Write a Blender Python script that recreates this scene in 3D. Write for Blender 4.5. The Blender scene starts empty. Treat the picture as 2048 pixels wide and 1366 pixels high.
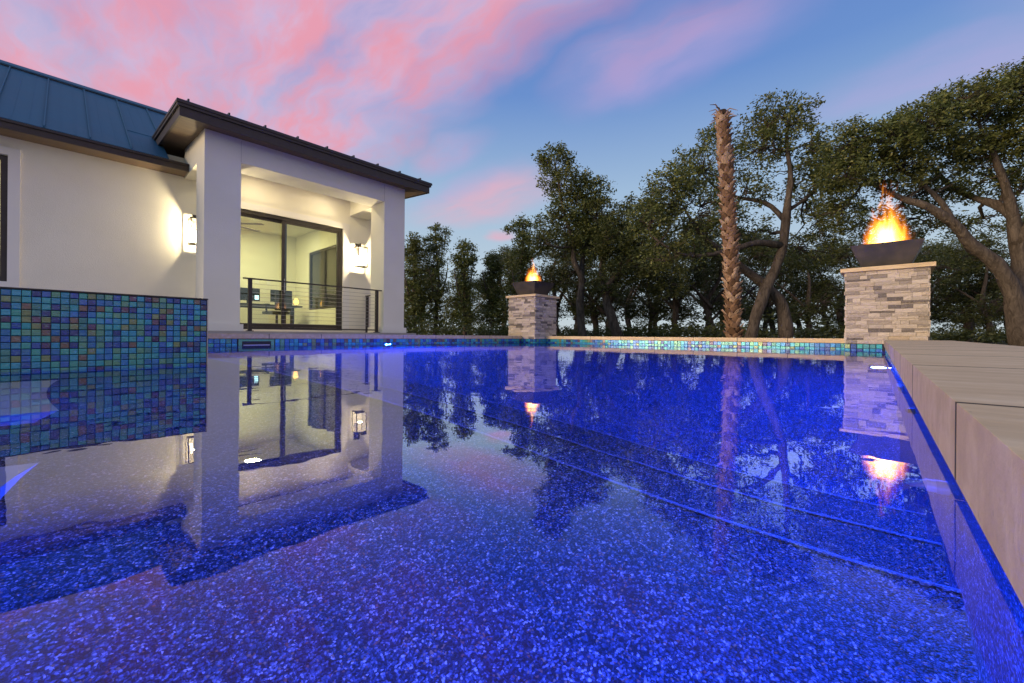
import bpy, bmesh, math, random
import numpy as np
from mathutils import Vector, Matrix
random.seed(7); np.random.seed(7)
SC = bpy.context.scene
COL = SC.collection

# ------------------------------------------------------------------ camera
FPX, CX, YH, ROLL, VPX, HC = 829.4, 1024.0, 671.3, 0.0083, 1784.6, 0.135
AL = math.atan2(VPX-CX, FPX)
DV = Vector((math.cos(AL), math.sin(AL), 0)); RV = Vector((math.sin(AL), -math.cos(AL), 0)); UV = Vector((0, 0, 1))
cam = bpy.data.cameras.new('camera'); camo = bpy.data.objects.new('camera', cam); COL.objects.link(camo)
cam.sensor_width = 36.0; cam.lens = FPX/2048*36; cam.shift_y = -(683-YH)/2048
cam.clip_start = 0.01; cam.clip_end = 2000
rr = RV*math.cos(ROLL)+UV*math.sin(ROLL); uu = UV*math.cos(ROLL)-RV*math.sin(ROLL); bk = -DV
camo.matrix_world = Matrix(((rr.x, uu.x, bk.x, 0), (rr.y, uu.y, bk.y, 0), (rr.z, uu.z, bk.z, HC), (0, 0, 0, 1)))
SC.camera = camo

# ------------------------------------------------------------------ render / colour
SC.render.engine = 'CYCLES'
cy = SC.cycles
cy.use_denoising = True
try: cy.denoiser = 'OPENIMAGEDENOISE'; cy.denoising_input_passes = 'RGB_ALBEDO_NORMAL'; cy.denoising_prefilter = 'ACCURATE'
except Exception: pass
cy.max_bounces = 10; cy.diffuse_bounces = 4; cy.glossy_bounces = 4; cy.transmission_bounces = 8; cy.transparent_max_bounces = 16; cy.volume_bounces = 0
cy.sample_clamp_indirect = 4.0; cy.sample_clamp_direct = 0
cy.caustics_reflective = True; cy.caustics_refractive = True; cy.blur_glossy = 0.3
SC.view_settings.view_transform = 'Standard'; SC.view_settings.look = 'None'
SC.view_settings.exposure = 0.0; SC.view_settings.gamma = 1.0; SC.view_settings.use_curve_mapping = False

# ------------------------------------------------------------------ node helper
class NT:
    def __init__(s, tree): s.t = tree; s.n = tree.nodes; s.l = tree.links
    def node(s, typ, **kw):
        nd = s.n.new(typ)
        for k, v in kw.items():
            if k.startswith('in_'): pass
            else: setattr(nd, k, v)
        return nd
    def set(s, sock, v):
        if isinstance(v, bpy.types.NodeSocket): s.l.new(v, sock)
        elif v is not None: sock.default_value = v
    def math(s, op, a, b=None, c=None, clamp=False):
        nd = s.node('ShaderNodeMath', operation=op, use_clamp=clamp)
        s.set(nd.inputs[0], a)
        if b is not None: s.set(nd.inputs[1], b)
        if c is not None: s.set(nd.inputs[2], c)
        return nd.outputs[0]
    def vmath(s, op, a, b=None, scale=None):
        nd = s.node('ShaderNodeVectorMath', operation=op); s.set(nd.inputs[0], a)
        if b is not None: s.set(nd.inputs[1], b)
        if scale is not None: s.set(nd.inputs['Scale'], scale)
        return nd.outputs[1] if op in ('LENGTH', 'DOT_PRODUCT', 'DISTANCE') else nd.outputs[0]
    def ramp(s, fac, stops, interp='LINEAR'):
        nd = s.node('ShaderNodeValToRGB'); cr = nd.color_ramp; cr.interpolation = interp
        while len(cr.elements) < len(stops): cr.elements.new(0.5)
        for e, (p, c) in zip(cr.elements, stops): e.position = p; e.color = (*c, 1) if len(c) == 3 else c
        s.set(nd.inputs[0], fac); return nd.outputs[0]
    def mix(s, fac, a, b, mode='MIX'):
        nd = s.node('ShaderNodeMix', data_type='RGBA', blend_type=mode)
        s.set(nd.inputs[0], fac); s.set(nd.inputs[6], a); s.set(nd.inputs[7], b); return nd.outputs[2]
    def noise(s, vec, scale, detail=3, rough=.55, dist=0, out=0):
        nd = s.node('ShaderNodeTexNoise'); s.set(nd.inputs['Vector'], vec)
        nd.inputs['Scale'].default_value = scale; nd.inputs['Detail'].default_value = detail
        nd.inputs['Roughness'].default_value = rough; nd.inputs['Distortion'].default_value = dist
        return nd.outputs[out]
    def mapping(s, vec, sc=(1, 1, 1), rot=(0, 0, 0), loc=(0, 0, 0)):
        nd = s.node('ShaderNodeMapping'); s.set(nd.inputs[0], vec)
        nd.inputs['Scale'].default_value = sc; nd.inputs['Rotation'].default_value = rot; nd.inputs['Location'].default_value = loc
        return nd.outputs[0]
    def sstep(s, x, a, b):
        nd = s.node('ShaderNodeMapRange', interpolation_type='SMOOTHSTEP'); s.set(nd.inputs[0], x)
        nd.inputs[1].default_value = a; nd.inputs[2].default_value = b; return nd.outputs[0]
    def bump(s, h, strength=.3, dist=.01):
        nd = s.node('ShaderNodeBump'); nd.inputs['Strength'].default_value = strength; nd.inputs['Distance'].default_value = dist
        s.set(nd.inputs['Height'], h); return nd.outputs[0]
    def obj(s): return s.node('ShaderNodeTexCoord').outputs['Object']
    def geo(s): return s.node('ShaderNodeNewGeometry').outputs['Position']

# ------------------------------------------------------------------ world: dusk sky with lit cloud layer
W = bpy.data.worlds.new('World'); SC.world = W; W.use_nodes = True
w = NT(W.node_tree); w.n.clear()
SUN_EL, SUN_AZ = math.radians(9), math.radians(161)        # direction the glow comes FROM (x axis = 0)
dirv = w.node('ShaderNodeTexCoord').outputs['Generated']
sep = w.node('ShaderNodeSeparateXYZ'); w.set(sep.inputs[0], dirv)
sx, sy, sz = sep.outputs
sky = w.node('ShaderNodeTexSky', sky_type='NISHITA'); sky.sun_disc = False
sky.sun_elevation = SUN_EL; sky.sun_rotation = math.pi/2-SUN_AZ
sky.air_density = 1.0; sky.dust_density = 0.6; sky.ozone_density = 3.0
nish = w.vmath('SCALE', sky.outputs[0], scale=0.06)
grad = w.ramp(w.math('MAXIMUM', sz, 0.0), [(0.0, (.63, .72, .77)), (0.16, (.56, .69, .80)), (0.32, (.40, .57, .79)), (0.5, (.168, .32, .70)), (0.75, (.10, .20, .60)), (1, (.09, .17, .52))])
base = w.mix(0.85, nish, grad)
den = w.math('ADD', w.math('MAXIMUM', sz, 0.0), 0.12)
cb = w.node('ShaderNodeCombineXYZ'); w.set(cb.inputs[0], w.math('DIVIDE', sx, den)); w.set(cb.inputs[1], w.math('DIVIDE', sy, den))
cp = cb.outputs[0]
warp = w.noise(cp, 2.2, 3, .55, 0, 1)
cpw = w.vmath('ADD', cp, w.vmath('SCALE', w.vmath('SUBTRACT', warp, (.5, .5, .5)), scale=.26))
st = w.mapping(cpw, (2.3, .80, 1), (0, 0, math.radians(-12)))
n1 = w.noise(st, 2.0, 6, .54); n2 = w.noise(w.mapping(cpw, (4.2, 1.4, 1), (0, 0, math.radians(-12)), (3.1, 1.7, 0)), 2.2, 7, .58)
sp = w.node('ShaderNodeSeparateXYZ'); w.set(sp.inputs[0], cpw); X, Y = sp.outputs[0], sp.outputs[1]
def ell(cx_, cy_, ax, ay, rot=0.0):
    m = w.mapping(w.vmath('SUBTRACT', cpw, (cx_, cy_, 0)), (1/ax, 1/ay, 1), (0, 0, 0))
    return w.sstep(w.vmath('LENGTH', m), 1.15, .25)
bank = w.sstep(w.math('ADD', X, w.math('MULTIPLY', w.math('SUBTRACT', n1, .5), .30)), 1.05, .74)
bank = w.math('MULTIPLY', w.math('MULTIPLY', bank, w.sstep(Y, 2.6, 1.7)), w.sstep(w.math('ADD', X, w.math('MULTIPLY', n1, .6)), -.75, .35))
m_tot = bank
for e in ((1.52, 1.62, .30, .55, .85), (1.98, 1.93, .12, .16, .8), (1.17, .50, .20, .38, .62), (1.72, -.10, .18, .42, .55), (1.45, -.35, .25, .3, .25), (.62, 1.55, .3, .2, .8), (1.08, 1.42, .16, .30, .45)):
    m_tot = w.math('MAXIMUM', m_tot, w.math('MULTIPLY', ell(*e[:4]), e[4]))
cov = w.math('MULTIPLY', m_tot, w.math('ADD', .42, w.math('MULTIPLY', w.sstep(w.math('ADD', w.math('MULTIPLY', n1, .6), w.math('MULTIPLY', n2, .4)), .30, .62), .58)))
lilac = (.56, .38, .62); rose = (.85, .35, .44)
cc = w.mix(w.sstep(n2, .30, .68), (.70, .52, .73, 1), (*rose, 1))
cc = w.mix(w.sstep(X, .9, 1.3), cc, (.50, .40, .72, 1))
cc = w.mix(w.math('MULTIPLY', w.sstep(X, 1.2, 1.5), w.sstep(Y, .8, 1.2)), cc, (.78, .44, .55, 1))
cc = w.mix(w.math('MULTIPLY', w.sstep(w.vmath('LENGTH', cp), 1.12, .75), .95), cc, (.46, .56, .80, 1))
skyc = w.mix(w.math('MULTIPLY', cov, .93), base, cc)
below = w.mix(w.sstep(sz, -.02, .0), (.05, .055, .05, 1), skyc)
bg = w.node('ShaderNodeBackground'); w.set(bg.inputs[0], below); bg.inputs[1].default_value = 1.0
ow = w.node('ShaderNodeOutputWorld'); w.l.new(bg.outputs[0], ow.inputs[0])
try: W.cycles.sampling_method = 'MANUAL'; W.cycles.sample_map_resolution = 512
except Exception: pass

# afterglow: one weak, wide, warm sun
sl = bpy.data.lights.new('sun', 'SUN'); sl.energy = 3.0; sl.angle = math.radians(24); sl.color = (1, .74, .48)
slo = bpy.data.objects.new('sun', sl); COL.objects.link(slo)
slo.rotation_euler = Vector((-math.cos(SUN_AZ)*math.cos(SUN_EL), -math.sin(SUN_AZ)*math.cos(SUN_EL), -math.sin(SUN_EL))).to_track_quat('-Z', 'Y').to_euler()

# ------------------------------------------------------------------ pixel helpers (directions only; distance is always given)
def ray(px, py):
    xp = px+ROLL*(py-683); yp = py-ROLL*(px-1024)
    return DV+RV*((xp-CX)/FPX)+UV*((YH-yp)/FPX)
CAM0 = Vector((0, 0, HC))
def at(px, py, D): return CAM0+ray(px, py)*D

# ------------------------------------------------------------------ materials
MATS = {}
def mat(name):
    m = bpy.data.materials.new(name); m.use_nodes = True; t = NT(m.node_tree); t.n.clear()
    o = t.node('ShaderNodeOutputMaterial'); MATS[name] = m
    return m, t, o
def pbr(name, col=(.5, .5, .5), rough=.5, metal=0, spec=.5, coat=0):
    m, t, o = mat(name); b = t.node('ShaderNodeBsdfPrincipled')
    b.inputs['Base Color'].default_value = (*col, 1); b.inputs['Roughness'].default_value = rough
    b.inputs['Metallic'].default_value = metal; b.inputs['Specular IOR Level'].default_value = spec
    b.inputs['Coat Weight'].default_value = coat
    t.l.new(b.outputs[0], o.inputs[0]); return m, t, b
def emis(name, col, s):
    m, t, o = mat(name); e = t.node('ShaderNodeEmission'); e.inputs[0].default_value = (*col, 1); e.inputs[1].default_value = s
    t.l.new(e.outputs[0], o.inputs[0]); return m

# stucco
m, t, b = pbr('stucco', (.74, .71, .65), .85, spec=.2)
g = t.geo(); nn = t.noise(g, 1.1, 3); b_c = t.mix(t.sstep(nn, .35, .7), (.84, .81, .70, 1), (.79, .76, .65, 1)); t.set(b.inputs[0], b_c)
t.set(b.inputs['Normal'], t.bump(t.noise(g, 95, 3, .65), .55, .006))
m, t, b = pbr('trim_white', (.80, .78, .74), .75, spec=.2); t.set(b.inputs['Normal'], t.bump(t.noise(t.geo(), 120, 2), .25, .003))
m, t, b = pbr('room_paint', (.78, .76, .62), .8, spec=.2); t.set(b.inputs['Normal'], t.bump(t.noise(t.geo(), 60, 2), .1, .003))
m, t, b = pbr('room_floor', (.30, .24, .17), .4)
t.set(b.inputs[0], t.ramp(t.noise(t.mapping(t.geo(), (1, 9, 1)), 3, 4), [(.3, (.22, .16, .11)), (.7, (.38, .30, .21))]))
def noisy(name, c1, c2, rough, scale=6, metal=0, bs=.1, spec=.5):
    m, t, b = pbr(name, c1, rough, metal, spec); g = t.geo(); nn = t.noise(g, scale, 4)
    t.set(b.inputs[0], t.mix(t.sstep(nn, .35, .7), (*c1, 1), (*c2, 1)))
    t.set(b.inputs['Roughness'], t.math('ADD', t.math('MULTIPLY', nn, .25), rough-.1))
    t.set(b.inputs['Normal'], t.bump(t.noise(g, scale*14, 2), bs, .003)); return m
noisy('bronze', (.026, .021, .018), (.04, .033, .028), .42, 5, 0)
noisy('fascia', (.030, .022, .018), (.045, .034, .028), .5, 4)
noisy('roof_metal', (.034, .118, .19), (.044, .135, .21), .55, 2.2, .0, .03, .12)
noisy('black_plastic', (.012, .012, .013), (.02, .02, .02), .5)
noisy('chair_grey', (.05, .052, .055), (.075, .075, .08), .6)
noisy('steel', (.32, .31, .30), (.40, .39, .37), .3, 8, 1)
noisy('rail_metal', (.020, .016, .014), (.035, .026, .022), .4)
noisy('bowl_metal', (.05, .045, .045), (.085, .07, .062), .45, 7, .3)
noisy('lava', (.03, .025, .022), (.09, .07, .06), .9, 40)
noisy('white_plastic', (.80, .80, .82), (.76, .76, .79), .35, 3)
noisy('fitting', (.55, .55, .58), (.48, .48, .5), .35, 3)
noisy('monitor_face', (.012, .013, .015), (.018, .018, .02), .2)
noisy('outlet_white', (.82, .81, .76), (.78, .77, .72), .5)
noisy('desk_top', (.03, .027, .025), (.055, .047, .04), .4)
m, t, b = pbr('soffit_wood', (.13, .085, .05), .55)
t.set(b.inputs[0], t.ramp(t.noise(t.mapping(t.geo(), (1.2, 14, 14)), 2.5, 4), [(.3, (.085, .055, .034)), (.7, (.16, .105, .062))]))
# limestone coping
def limestone(name, c1, c2, c3):
    m, t, b = pbr(name, c1, .62, spec=.35); g = t.geo()
    oi = t.node('ShaderNodeObjectInfo').outputs['Random']
    v = t.vmath('ADD', g, t.vmath('SCALE', (3, 5, 7), scale=oi))
    st_ = t.noise(t.mapping(v, (5, 1.2, 5), (0, 0, .05)), 4.5, 6, .6, .4)
    fine = t.noise(v, 42, 4, .6)
    c = t.ramp(t.math('ADD', t.math('MULTIPLY', st_, .8), t.math('MULTIPLY', fine, .2)), [(.3, c3), (.5, c1), (.68, c2)])
    sp_ = t.sstep(t.noise(v, 75, 2), .71, .77)
    c = t.mix(t.math('MULTIPLY', sp_, .45), c, (.16, .13, .10, 1))
    c = t.mix(t.math('MULTIPLY', oi, .12), c, (.50, .40, .30, 1))
    t.set(b.inputs[0], c)
    t.set(b.inputs['Normal'], t.bump(t.math('ADD', fine, t.math('MULTIPLY', st_, 1.2)), .35, .004)); return m
limestone('limestone', (.63, .465, .25), (.73, .57, .34), (.52, .375, .19))
# split-face ledger stone, one random tone per stone
m, t, b = pbr('ledger', (.5, .46, .42), .85, spec=.25); o_ = t.obj(); g = t.geo()
rnd = t.node('ShaderNodeObjectInfo').outputs['Random']
bc = t.ramp(rnd, [(0, (.15, .14, .14)), (.10, (.20, .185, .18)), (.11, (.30, .275, .25)), (.35, (.44, .40, .355)), (.6, (.55, .50, .445)), (.85, (.66, .61, .54)), (1, (.50, .43, .35))])
st_ = t.noise(t.mapping(g, (1.5, 6, 16)), 5, 6, .65, .6); f_ = t.noise(g, 60, 5, .65)
bc = t.mix(t.math('MULTIPLY', t.sstep(st_, .55, .72), .6), bc, (.26, .235, .22, 1))
bc = t.mix(t.math('MULTIPLY', t.sstep(f_, .5, .8), .4), bc, (.66, .62, .57, 1)); t.set(b.inputs[0], t.mix(1.0, bc, (1.0, .93, .82, 1), 'MULTIPLY'))
t.set(b.inputs['Normal'], t.bump(t.math('ADD', f_, st_), .9, .012))
noisy('mortar', (.045, .036, .026), (.07, .055, .04), .9, 30); noisy('stone_core', (.10, .095, .09), (.14, .13, .12), .9)
# glass mosaic
def tilemat(name, source, gain=1.0):
    m, t, b = pbr(name, (.1, .2, .4), .18, spec=.6)
    if source == 'object': r = t.node('ShaderNodeObjectInfo').outputs['Random']
    else: r = t.node('ShaderNodeNewGeometry').outputs['Random Per Island']
    cols = [(0, (.008, .028, .12)), (.07, (.010, .05, .20)), (.15, (.010, .10, .22)), (.24, (.012, .16, .24)), (.34, (.016, .20, .22)), (.43, (.03, .21, .17)), (.52, (.06, .19, .12)), (.60, (.11, .15, .065)),
            (.66, (.018, .19, .27)), (.74, (.018, .085, .26)), (.80, (.03, .14, .13)), (.88, (.07, .04, .075)), (.91, (.10, .07, .055)), (.94, (.03, .016, .06)), (.96, (.01, .12, .30))]
    c = t.ramp(r, [(p, tuple(min(.9, q*gain) for q in cc_)) for p, cc_ in cols], 'CONSTANT')
    g = t.vmath('ADD', t.geo(), t.vmath('SCALE', (13, 29, 17), scale=r))
    sw = t.noise(t.mapping(g, (1, 1, 3.5), (.3, .35, .2)), 52, 4, .6, 1.6)
    c = t.mix(t.math('MULTIPLY', t.sstep(sw, .52, .72), .55), c, (.12*gain, .26*gain, .24*gain, 1))
    c = t.mix(t.math('MULTIPLY', t.sstep(sw, .48, .28), .5), c, (.008, .03, .09, 1))
    t.set(b.inputs[0], c); b.inputs['Coat Weight'].default_value = .35; b.inputs['Coat Roughness'].default_value = .08
    b.inputs['Metallic'].default_value = .25
    t.set(b.inputs['Normal'], t.bump(sw, .12, .003)); return m
tilemat('tile', 'object', 1.6); tilemat('tile_joined', 'island', 1.6); tilemat('tile_line', 'object', 1.9); tilemat('tile_line_joined', 'island', 1.9)
noisy('grout', (.018, .02, .028), (.03, .03, .04), .8, 30)
# pebble pool finish
def pebble(name, gain, scale):
  m, t, b = pbr(name, (.2, .25, .35), .55, spec=.3)
  g = t.geo(); wob = t.noise(g, 140, 2, .5, 0, 1)
  gv = t.vmath('ADD', g, t.vmath('SCALE', t.vmath('SUBTRACT', wob, (.5, .5, .5)), scale=.004))
  vo = t.node('ShaderNodeTexVoronoi'); t.set(vo.inputs['Vector'], gv); vo.inputs['Scale'].default_value = scale
  sc_ = t.node('ShaderNodeSeparateColor'); t.set(sc_.inputs[0], vo.outputs['Color'])
  vo2 = t.node('ShaderNodeTexVoronoi'); t.set(vo2.inputs['Vector'], t.vmath('ADD', gv, (3.1, 1.7, .4))); vo2.inputs['Scale'].default_value = scale*.52
  sc2 = t.node('ShaderNodeSeparateColor'); t.set(sc2.inputs[0], vo2.outputs['Color'])
  tone = t.math('ADD', t.math('MULTIPLY', sc_.outputs[0], .68), t.math('MULTIPLY', sc2.outputs[0], .32))
  tone = t.math('ADD', tone, t.math('MULTIPLY', t.math('SUBTRACT', t.noise(g, 26, 3), .5), .22))
  pc = t.ramp(tone, [(.12, (.002, .004, .010)), (.38, (.007, .017, .04)), (.55, (.026, .06, .13)), (.70, (.08, .14, .26)), (.83, (.24, .30, .44)), (.94, (.66, .68, .78))])
  pc = t.mix(t.math('GREATER_THAN', sc_.outputs[1], .955), pc, t.mix(sc_.outputs[2], (.26, .08, .045, 1), (.34, .25, .15, 1)))
  pc = t.mix(t.math('MULTIPLY', t.sstep(vo.outputs['Distance'], .45, .85), .7), pc, (.006, .012, .03, 1))
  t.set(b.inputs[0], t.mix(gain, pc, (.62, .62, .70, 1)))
  t.set(b.inputs['Normal'], t.bump(t.math('SUBTRACT', 1.0, vo.outputs['Distance']), .5, .003))
pebble('pebble', 0.0, 440); pebble('pebble_lit_edge', .20, 440)
# water
m, t, o = mat('water'); g = t.geo(); h1 = t.noise(g, 2.6, 3, .5); h2 = t.noise(g, 16, 2, .5)
wn_ = t.bump(t.math('ADD', h1, t.math('MULTIPLY', h2, .10)), .12, .012)
rf = t.node('ShaderNodeBsdfRefraction'); rf.inputs['IOR'].default_value = 1.333; rf.inputs['Roughness'].default_value = 0; rf.inputs[0].default_value = (.97, .985, 1, 1); t.set(rf.inputs['Normal'], wn_)
gs = t.node('ShaderNodeBsdfGlossy'); gs.inputs['Roughness'].default_value = 0; t.set(gs.inputs['Normal'], wn_)
fr = t.node('ShaderNodeFresnel'); fr.inputs[0].default_value = 1.333; t.set(fr.inputs['Normal'], wn_)
mx = t.node('ShaderNodeMixShader'); t.set(mx.inputs[0], t.math('MINIMUM', t.math('MULTIPLY', fr.outputs[0], t.math('MULTIPLY_ADD', fr.outputs[0], 10.0, .45)), t.math('MULTIPLY_ADD', fr.outputs[0], .29, .53))); t.l.new(rf.outputs[0], mx.inputs[1]); t.l.new(gs.outputs[0], mx.inputs[2]); t.l.new(mx.outputs[0], o.inputs[0])
# window glass
def pane_mat(name, tint=(.93, .96, .95), refl=1.0):
    m, t, o = mat(name); tr = t.node('ShaderNodeBsdfTransparent'); tr.inputs[0].default_value = (*tint, 1)
    gs = t.node('ShaderNodeBsdfGlossy'); gs.inputs['Roughness'].default_value = 0.0
    fr = t.node('ShaderNodeFresnel'); fr.inputs[0].default_value = 1.5
    mx = t.node('ShaderNodeMixShader'); t.set(mx.inputs[0], t.math('MULTIPLY', fr.outputs[0], refl)); t.l.new(tr.outputs[0], mx.inputs[1]); t.l.new(gs.outputs[0], mx.inputs[2])
    t.l.new(mx.outputs[0], o.inputs[0]); return m
pane_mat('pane', (.90, .95, .90), 1.6); m, t, o = mat('lantern_glass'); a_ = t.node('ShaderNodeBsdfTransparent'); b2 = t.node('ShaderNodeBsdfTranslucent'); b2.inputs[0].default_value = (.95, .93, .88, 1)
mx = t.node('ShaderNodeMixShader'); t.set(mx.inputs[0], t.math('MULTIPLY', t.noise(t.mapping(t.geo(), (30, 30, 6)), 1.5, 2), .03)); t.l.new(a_.outputs[0], mx.inputs[1]); t.l.new(b2.outputs[0], mx.inputs[2]); t.l.new(mx.outputs[0], o.inputs[0])
emis('bulb', (1, .80, .50), 16); emis('ceiling_lamp', (1, .86, .52), 9); emis('pool_lens', (.2, .2, 1.0), 60); emis('screen', (.55, .85, 1), 3.2); emis('lamp_glow', (1, .48, .10), 5)
# bark, leaves, ground
def bark(name, c1, c2, sc=10):
    m, t, b = pbr(name, c1, .9, spec=.15); g = t.geo()
    n_ = t.noise(t.mapping(g, (1, 1, .35)), sc, 6, .65, .8)
    t.set(b.inputs[0], t.ramp(n_, [(.3, c1), (.7, c2)])); t.set(b.inputs['Normal'], t.bump(n_, 1.0, .05)); return m
bark('bark', (.045, .035, .027), (.17, .135, .105), 11)
bark('palm_core', (.04, .024, .015), (.10, .06, .036), 22)
m, t, b = pbr('palm_boot', (.36, .2, .11), .85, spec=.15); r = t.node('ShaderNodeObjectInfo').outputs['Random']; g = t.geo()
c = t.ramp(r, [(0, (.12, .07, .04)), (.35, (.22, .13, .078)), (.7, (.34, .215, .135)), (1, (.50, .36, .25))])
c = t.mix(t.math('MULTIPLY', t.sstep(t.noise(g, 30, 4), .45, .7), .6), c, (.12, .07, .04, 1)); t.set(b.inputs[0], c)
t.set(b.inputs['Normal'], t.bump(t.noise(t.mapping(g, (1, 1, .3)), 70, 3), .6, .008))
def leafmat(name, stops):
    m, t, o = mat(name); r = t.node('ShaderNodeNewGeometry').outputs['Random Per Island']
    c = t.ramp(r, stops); big = t.noise(t.geo(), .9, 2)
    c = t.mix(t.math('MULTIPLY', t.sstep(big, .4, .65), .5), c, (.105, .10, .022, 1))
    b = t.node('ShaderNodeBsdfPrincipled'); t.set(b.inputs['Base Color'], c); b.inputs['Roughness'].default_value = .5; b.inputs['Specular IOR Level'].default_value = .35
    tl = t.node('ShaderNodeBsdfTranslucent'); t.set(tl.inputs[0], t.mix(.5, c, (.10, .13, .02, 1)))
    mx = t.node('ShaderNodeMixShader'); mx.inputs[0].default_value = .3; t.l.new(b.outputs[0], mx.inputs[1]); t.l.new(tl.outputs[0], mx.inputs[2])
    t.l.new(mx.outputs[0], o.inputs[0]); return m
leafmat('leaf_oak', [(0, (.052, .072, .019)), (.45, (.118, .146, .040)), (.8, (.20, .225, .064)), (1, (.31, .30, .098))])
leafmat('leaf_dark', [(0, (.042, .058, .018)), (.5, (.080, .10, .030)), (1, (.15, .16, .05))])
m, t, b = pbr('soil', (.1, .09, .05), .95, spec=.1); g = t.geo()
c = t.ramp(t.noise(g, 1.3, 6, .6), [(.3, (.055, .06, .026)), (.5, (.095, .085, .045)), (.7, (.15, .12, .075))]); t.set(b.inputs[0], c)
t.set(b.inputs['Normal'], t.bump(t.noise(g, 25, 5), .8, .03))
noisy('concrete_slab', (.36, .33, .29), (.42, .39, .34), .8, 3)
# flame (volume emission)
m, t, o = mat('flame'); oc = t.obj(); s3 = t.node('ShaderNodeSeparateXYZ'); t.set(s3.inputs[0], oc); zz = s3.outputs[2]
zc = t.math('MAXIMUM', zz, 0.0)
oi = t.node('ShaderNodeObjectInfo').outputs['Random']
off = t.vmath('ADD', t.mapping(oc, (1, 1, .34)), t.vmath('SCALE', (4, 9, 6), scale=oi))
nv = t.noise(off, 9, 4, .6, .7, 1); nv2 = t.noise(t.vmath('ADD', off, (5, 5, 5)), 11, 2, .55, .8)
dx = t.vmath('MULTIPLY', t.vmath('SUBTRACT', nv, (.5, .5, .5)), (1, 1, 0))
pw = t.vmath('ADD', t.vmath('MULTIPLY', oc, (1, 1, 0)), t.vmath('SCALE', dx, scale=t.math('MULTIPLY', zc, .75)))
rad = t.vmath('LENGTH', pw)
Rz = t.ramp(zc, [(0, (.52,)*3), (.12, (.66,)*3), (.25, (.62,)*3), (.45, (.38,)*3), (.7, (.17,)*3), (.95, (.04,)*3), (1, (0,)*3)])
e = t.math('SUBTRACT', t.math('MULTIPLY', Rz, .5), rad)
e = t.math('ADD', e, t.math('MULTIPLY', t.math('SUBTRACT', nv2, .55), t.math('ADD', .16, t.math('MULTIPLY', zc, .5))))
e = t.math('MAXIMUM', e, 0.0)
en = t.math('MULTIPLY', e, 4.2, clamp=True)
colr = t.ramp(en, [(0, (1, .15, .004)), (.25, (1, .25, .012)), (.55, (1, .43, .05)), (1, (1, .66, .24))])
stv = t.math('MULTIPLY', t.math('POWER', en, 1.15), 36.0)
ve = t.node('ShaderNodeEmission'); t.set(ve.inputs[0], colr); t.set(ve.inputs[1], stv); t.l.new(ve.outputs[0], o.inputs['Volume'])

# ------------------------------------------------------------------ mesh helpers
class MB:
    def __init__(s): s.v = []; s.f = []
    def add(s, vs, fs):
        k = len(s.v); s.v += [tuple(q) for q in vs]; s.f += [tuple(i+k for i in q) for q in fs]; return s
    def box(s, x0, x1, y0, y1, z0, z1):
        return s.add([(x0, y0, z0), (x1, y0, z0), (x1, y1, z0), (x0, y1, z0), (x0, y0, z1), (x1, y0, z1), (x1, y1, z1), (x0, y1, z1)],
                     [(0, 3, 2, 1), (4, 5, 6, 7), (0, 1, 5, 4), (1, 2, 6, 5), (2, 3, 7, 6), (3, 0, 4, 7)])
    def quad(s, a, b, c, d): return s.add([a, b, c, d], [(0, 1, 2, 3)])
    def frustum(s, cx, cy, z0, z1, a0, a1):
        v = [(cx+i*a, cy+j*a, z) for z, a in ((z0, a0), (z1, a1)) for i, j in ((-1, -1), (1, -1), (1, 1), (-1, 1))]
        return s.add(v, [(0, 3, 2, 1), (4, 5, 6, 7), (0, 1, 5, 4), (1, 2, 6, 5), (2, 3, 7, 6), (3, 0, 4, 7)])
    def tube(s, pts, rads, n=8, cap=True):
        pts = [Vector(p) for p in pts]; k0 = len(s.v); prev = None
        for i, p in enumerate(pts):
            tg = (pts[min(i+1, len(pts)-1)]-pts[max(i-1, 0)]).normalized()
            if prev is None:
                a = tg.cross(Vector((0, 0, 1)));  a = tg.cross(Vector((1, 0, 0))) if a.length < 1e-3 else a; a.normalize()
            else: a = (prev-tg*prev.dot(tg)).normalized()
            prev = a; b_ = tg.cross(a); r_ = rads[i] if hasattr(rads, '__len__') else rads
            for j in range(n):
                an = 2*math.pi*j/n; s.v.append(tuple(p+a*(r_*math.cos(an))+b_*(r_*math.sin(an))))
        for i in range(len(pts)-1):
            for j in range(n):
                a = k0+i*n+j; b_ = k0+i*n+(j+1) % n; s.f.append((a, b_, b_+n, a+n))
        if cap:
            s.f.append(tuple(k0+j for j in reversed(range(n)))); e_ = k0+(len(pts)-1)*n; s.f.append(tuple(e_+j for j in range(n)))
        return s
    def prism(s, prof, a0, a1, axis='y'):   # profile of (u,w) extruded; axis y: (x=u,z=w); axis x: (y=u,z=w)
        n = len(prof); mk = (lambda u, w_, a: (u, a, w_)) if axis == 'y' else (lambda u, w_, a: (a, u, w_))
        v = [mk(u, w_, a) for a in (a0, a1) for u, w_ in prof]
        f = [tuple(range(n)), tuple(reversed(range(n, 2*n)))]+[(i, i+n, (i+1) % n+n, (i+1) % n) for i in range(n)]
        return s.add(v, f)
    def mesh(s, name):
        m = bpy.data.meshes.new(name); m.from_pydata(s.v, [], s.f); bm = bmesh.new(); bm.from_mesh(m); bmesh.ops.recalc_face_normals(bm, faces=bm.faces); bm.to_mesh(m); bm.free(); return m
    def build(s, name, material, parent=None, bevel=0, smooth=False):
        m = s.mesh(name)
        if bevel:
            bm = bmesh.new(); bm.from_mesh(m); bmesh.ops.bevel(bm, geom=bm.edges[:], offset=bevel, segments=2, affect='EDGES', profile=.7); bm.to_mesh(m); bm.free()
        return link(name, m, material, parent, smooth)
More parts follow.
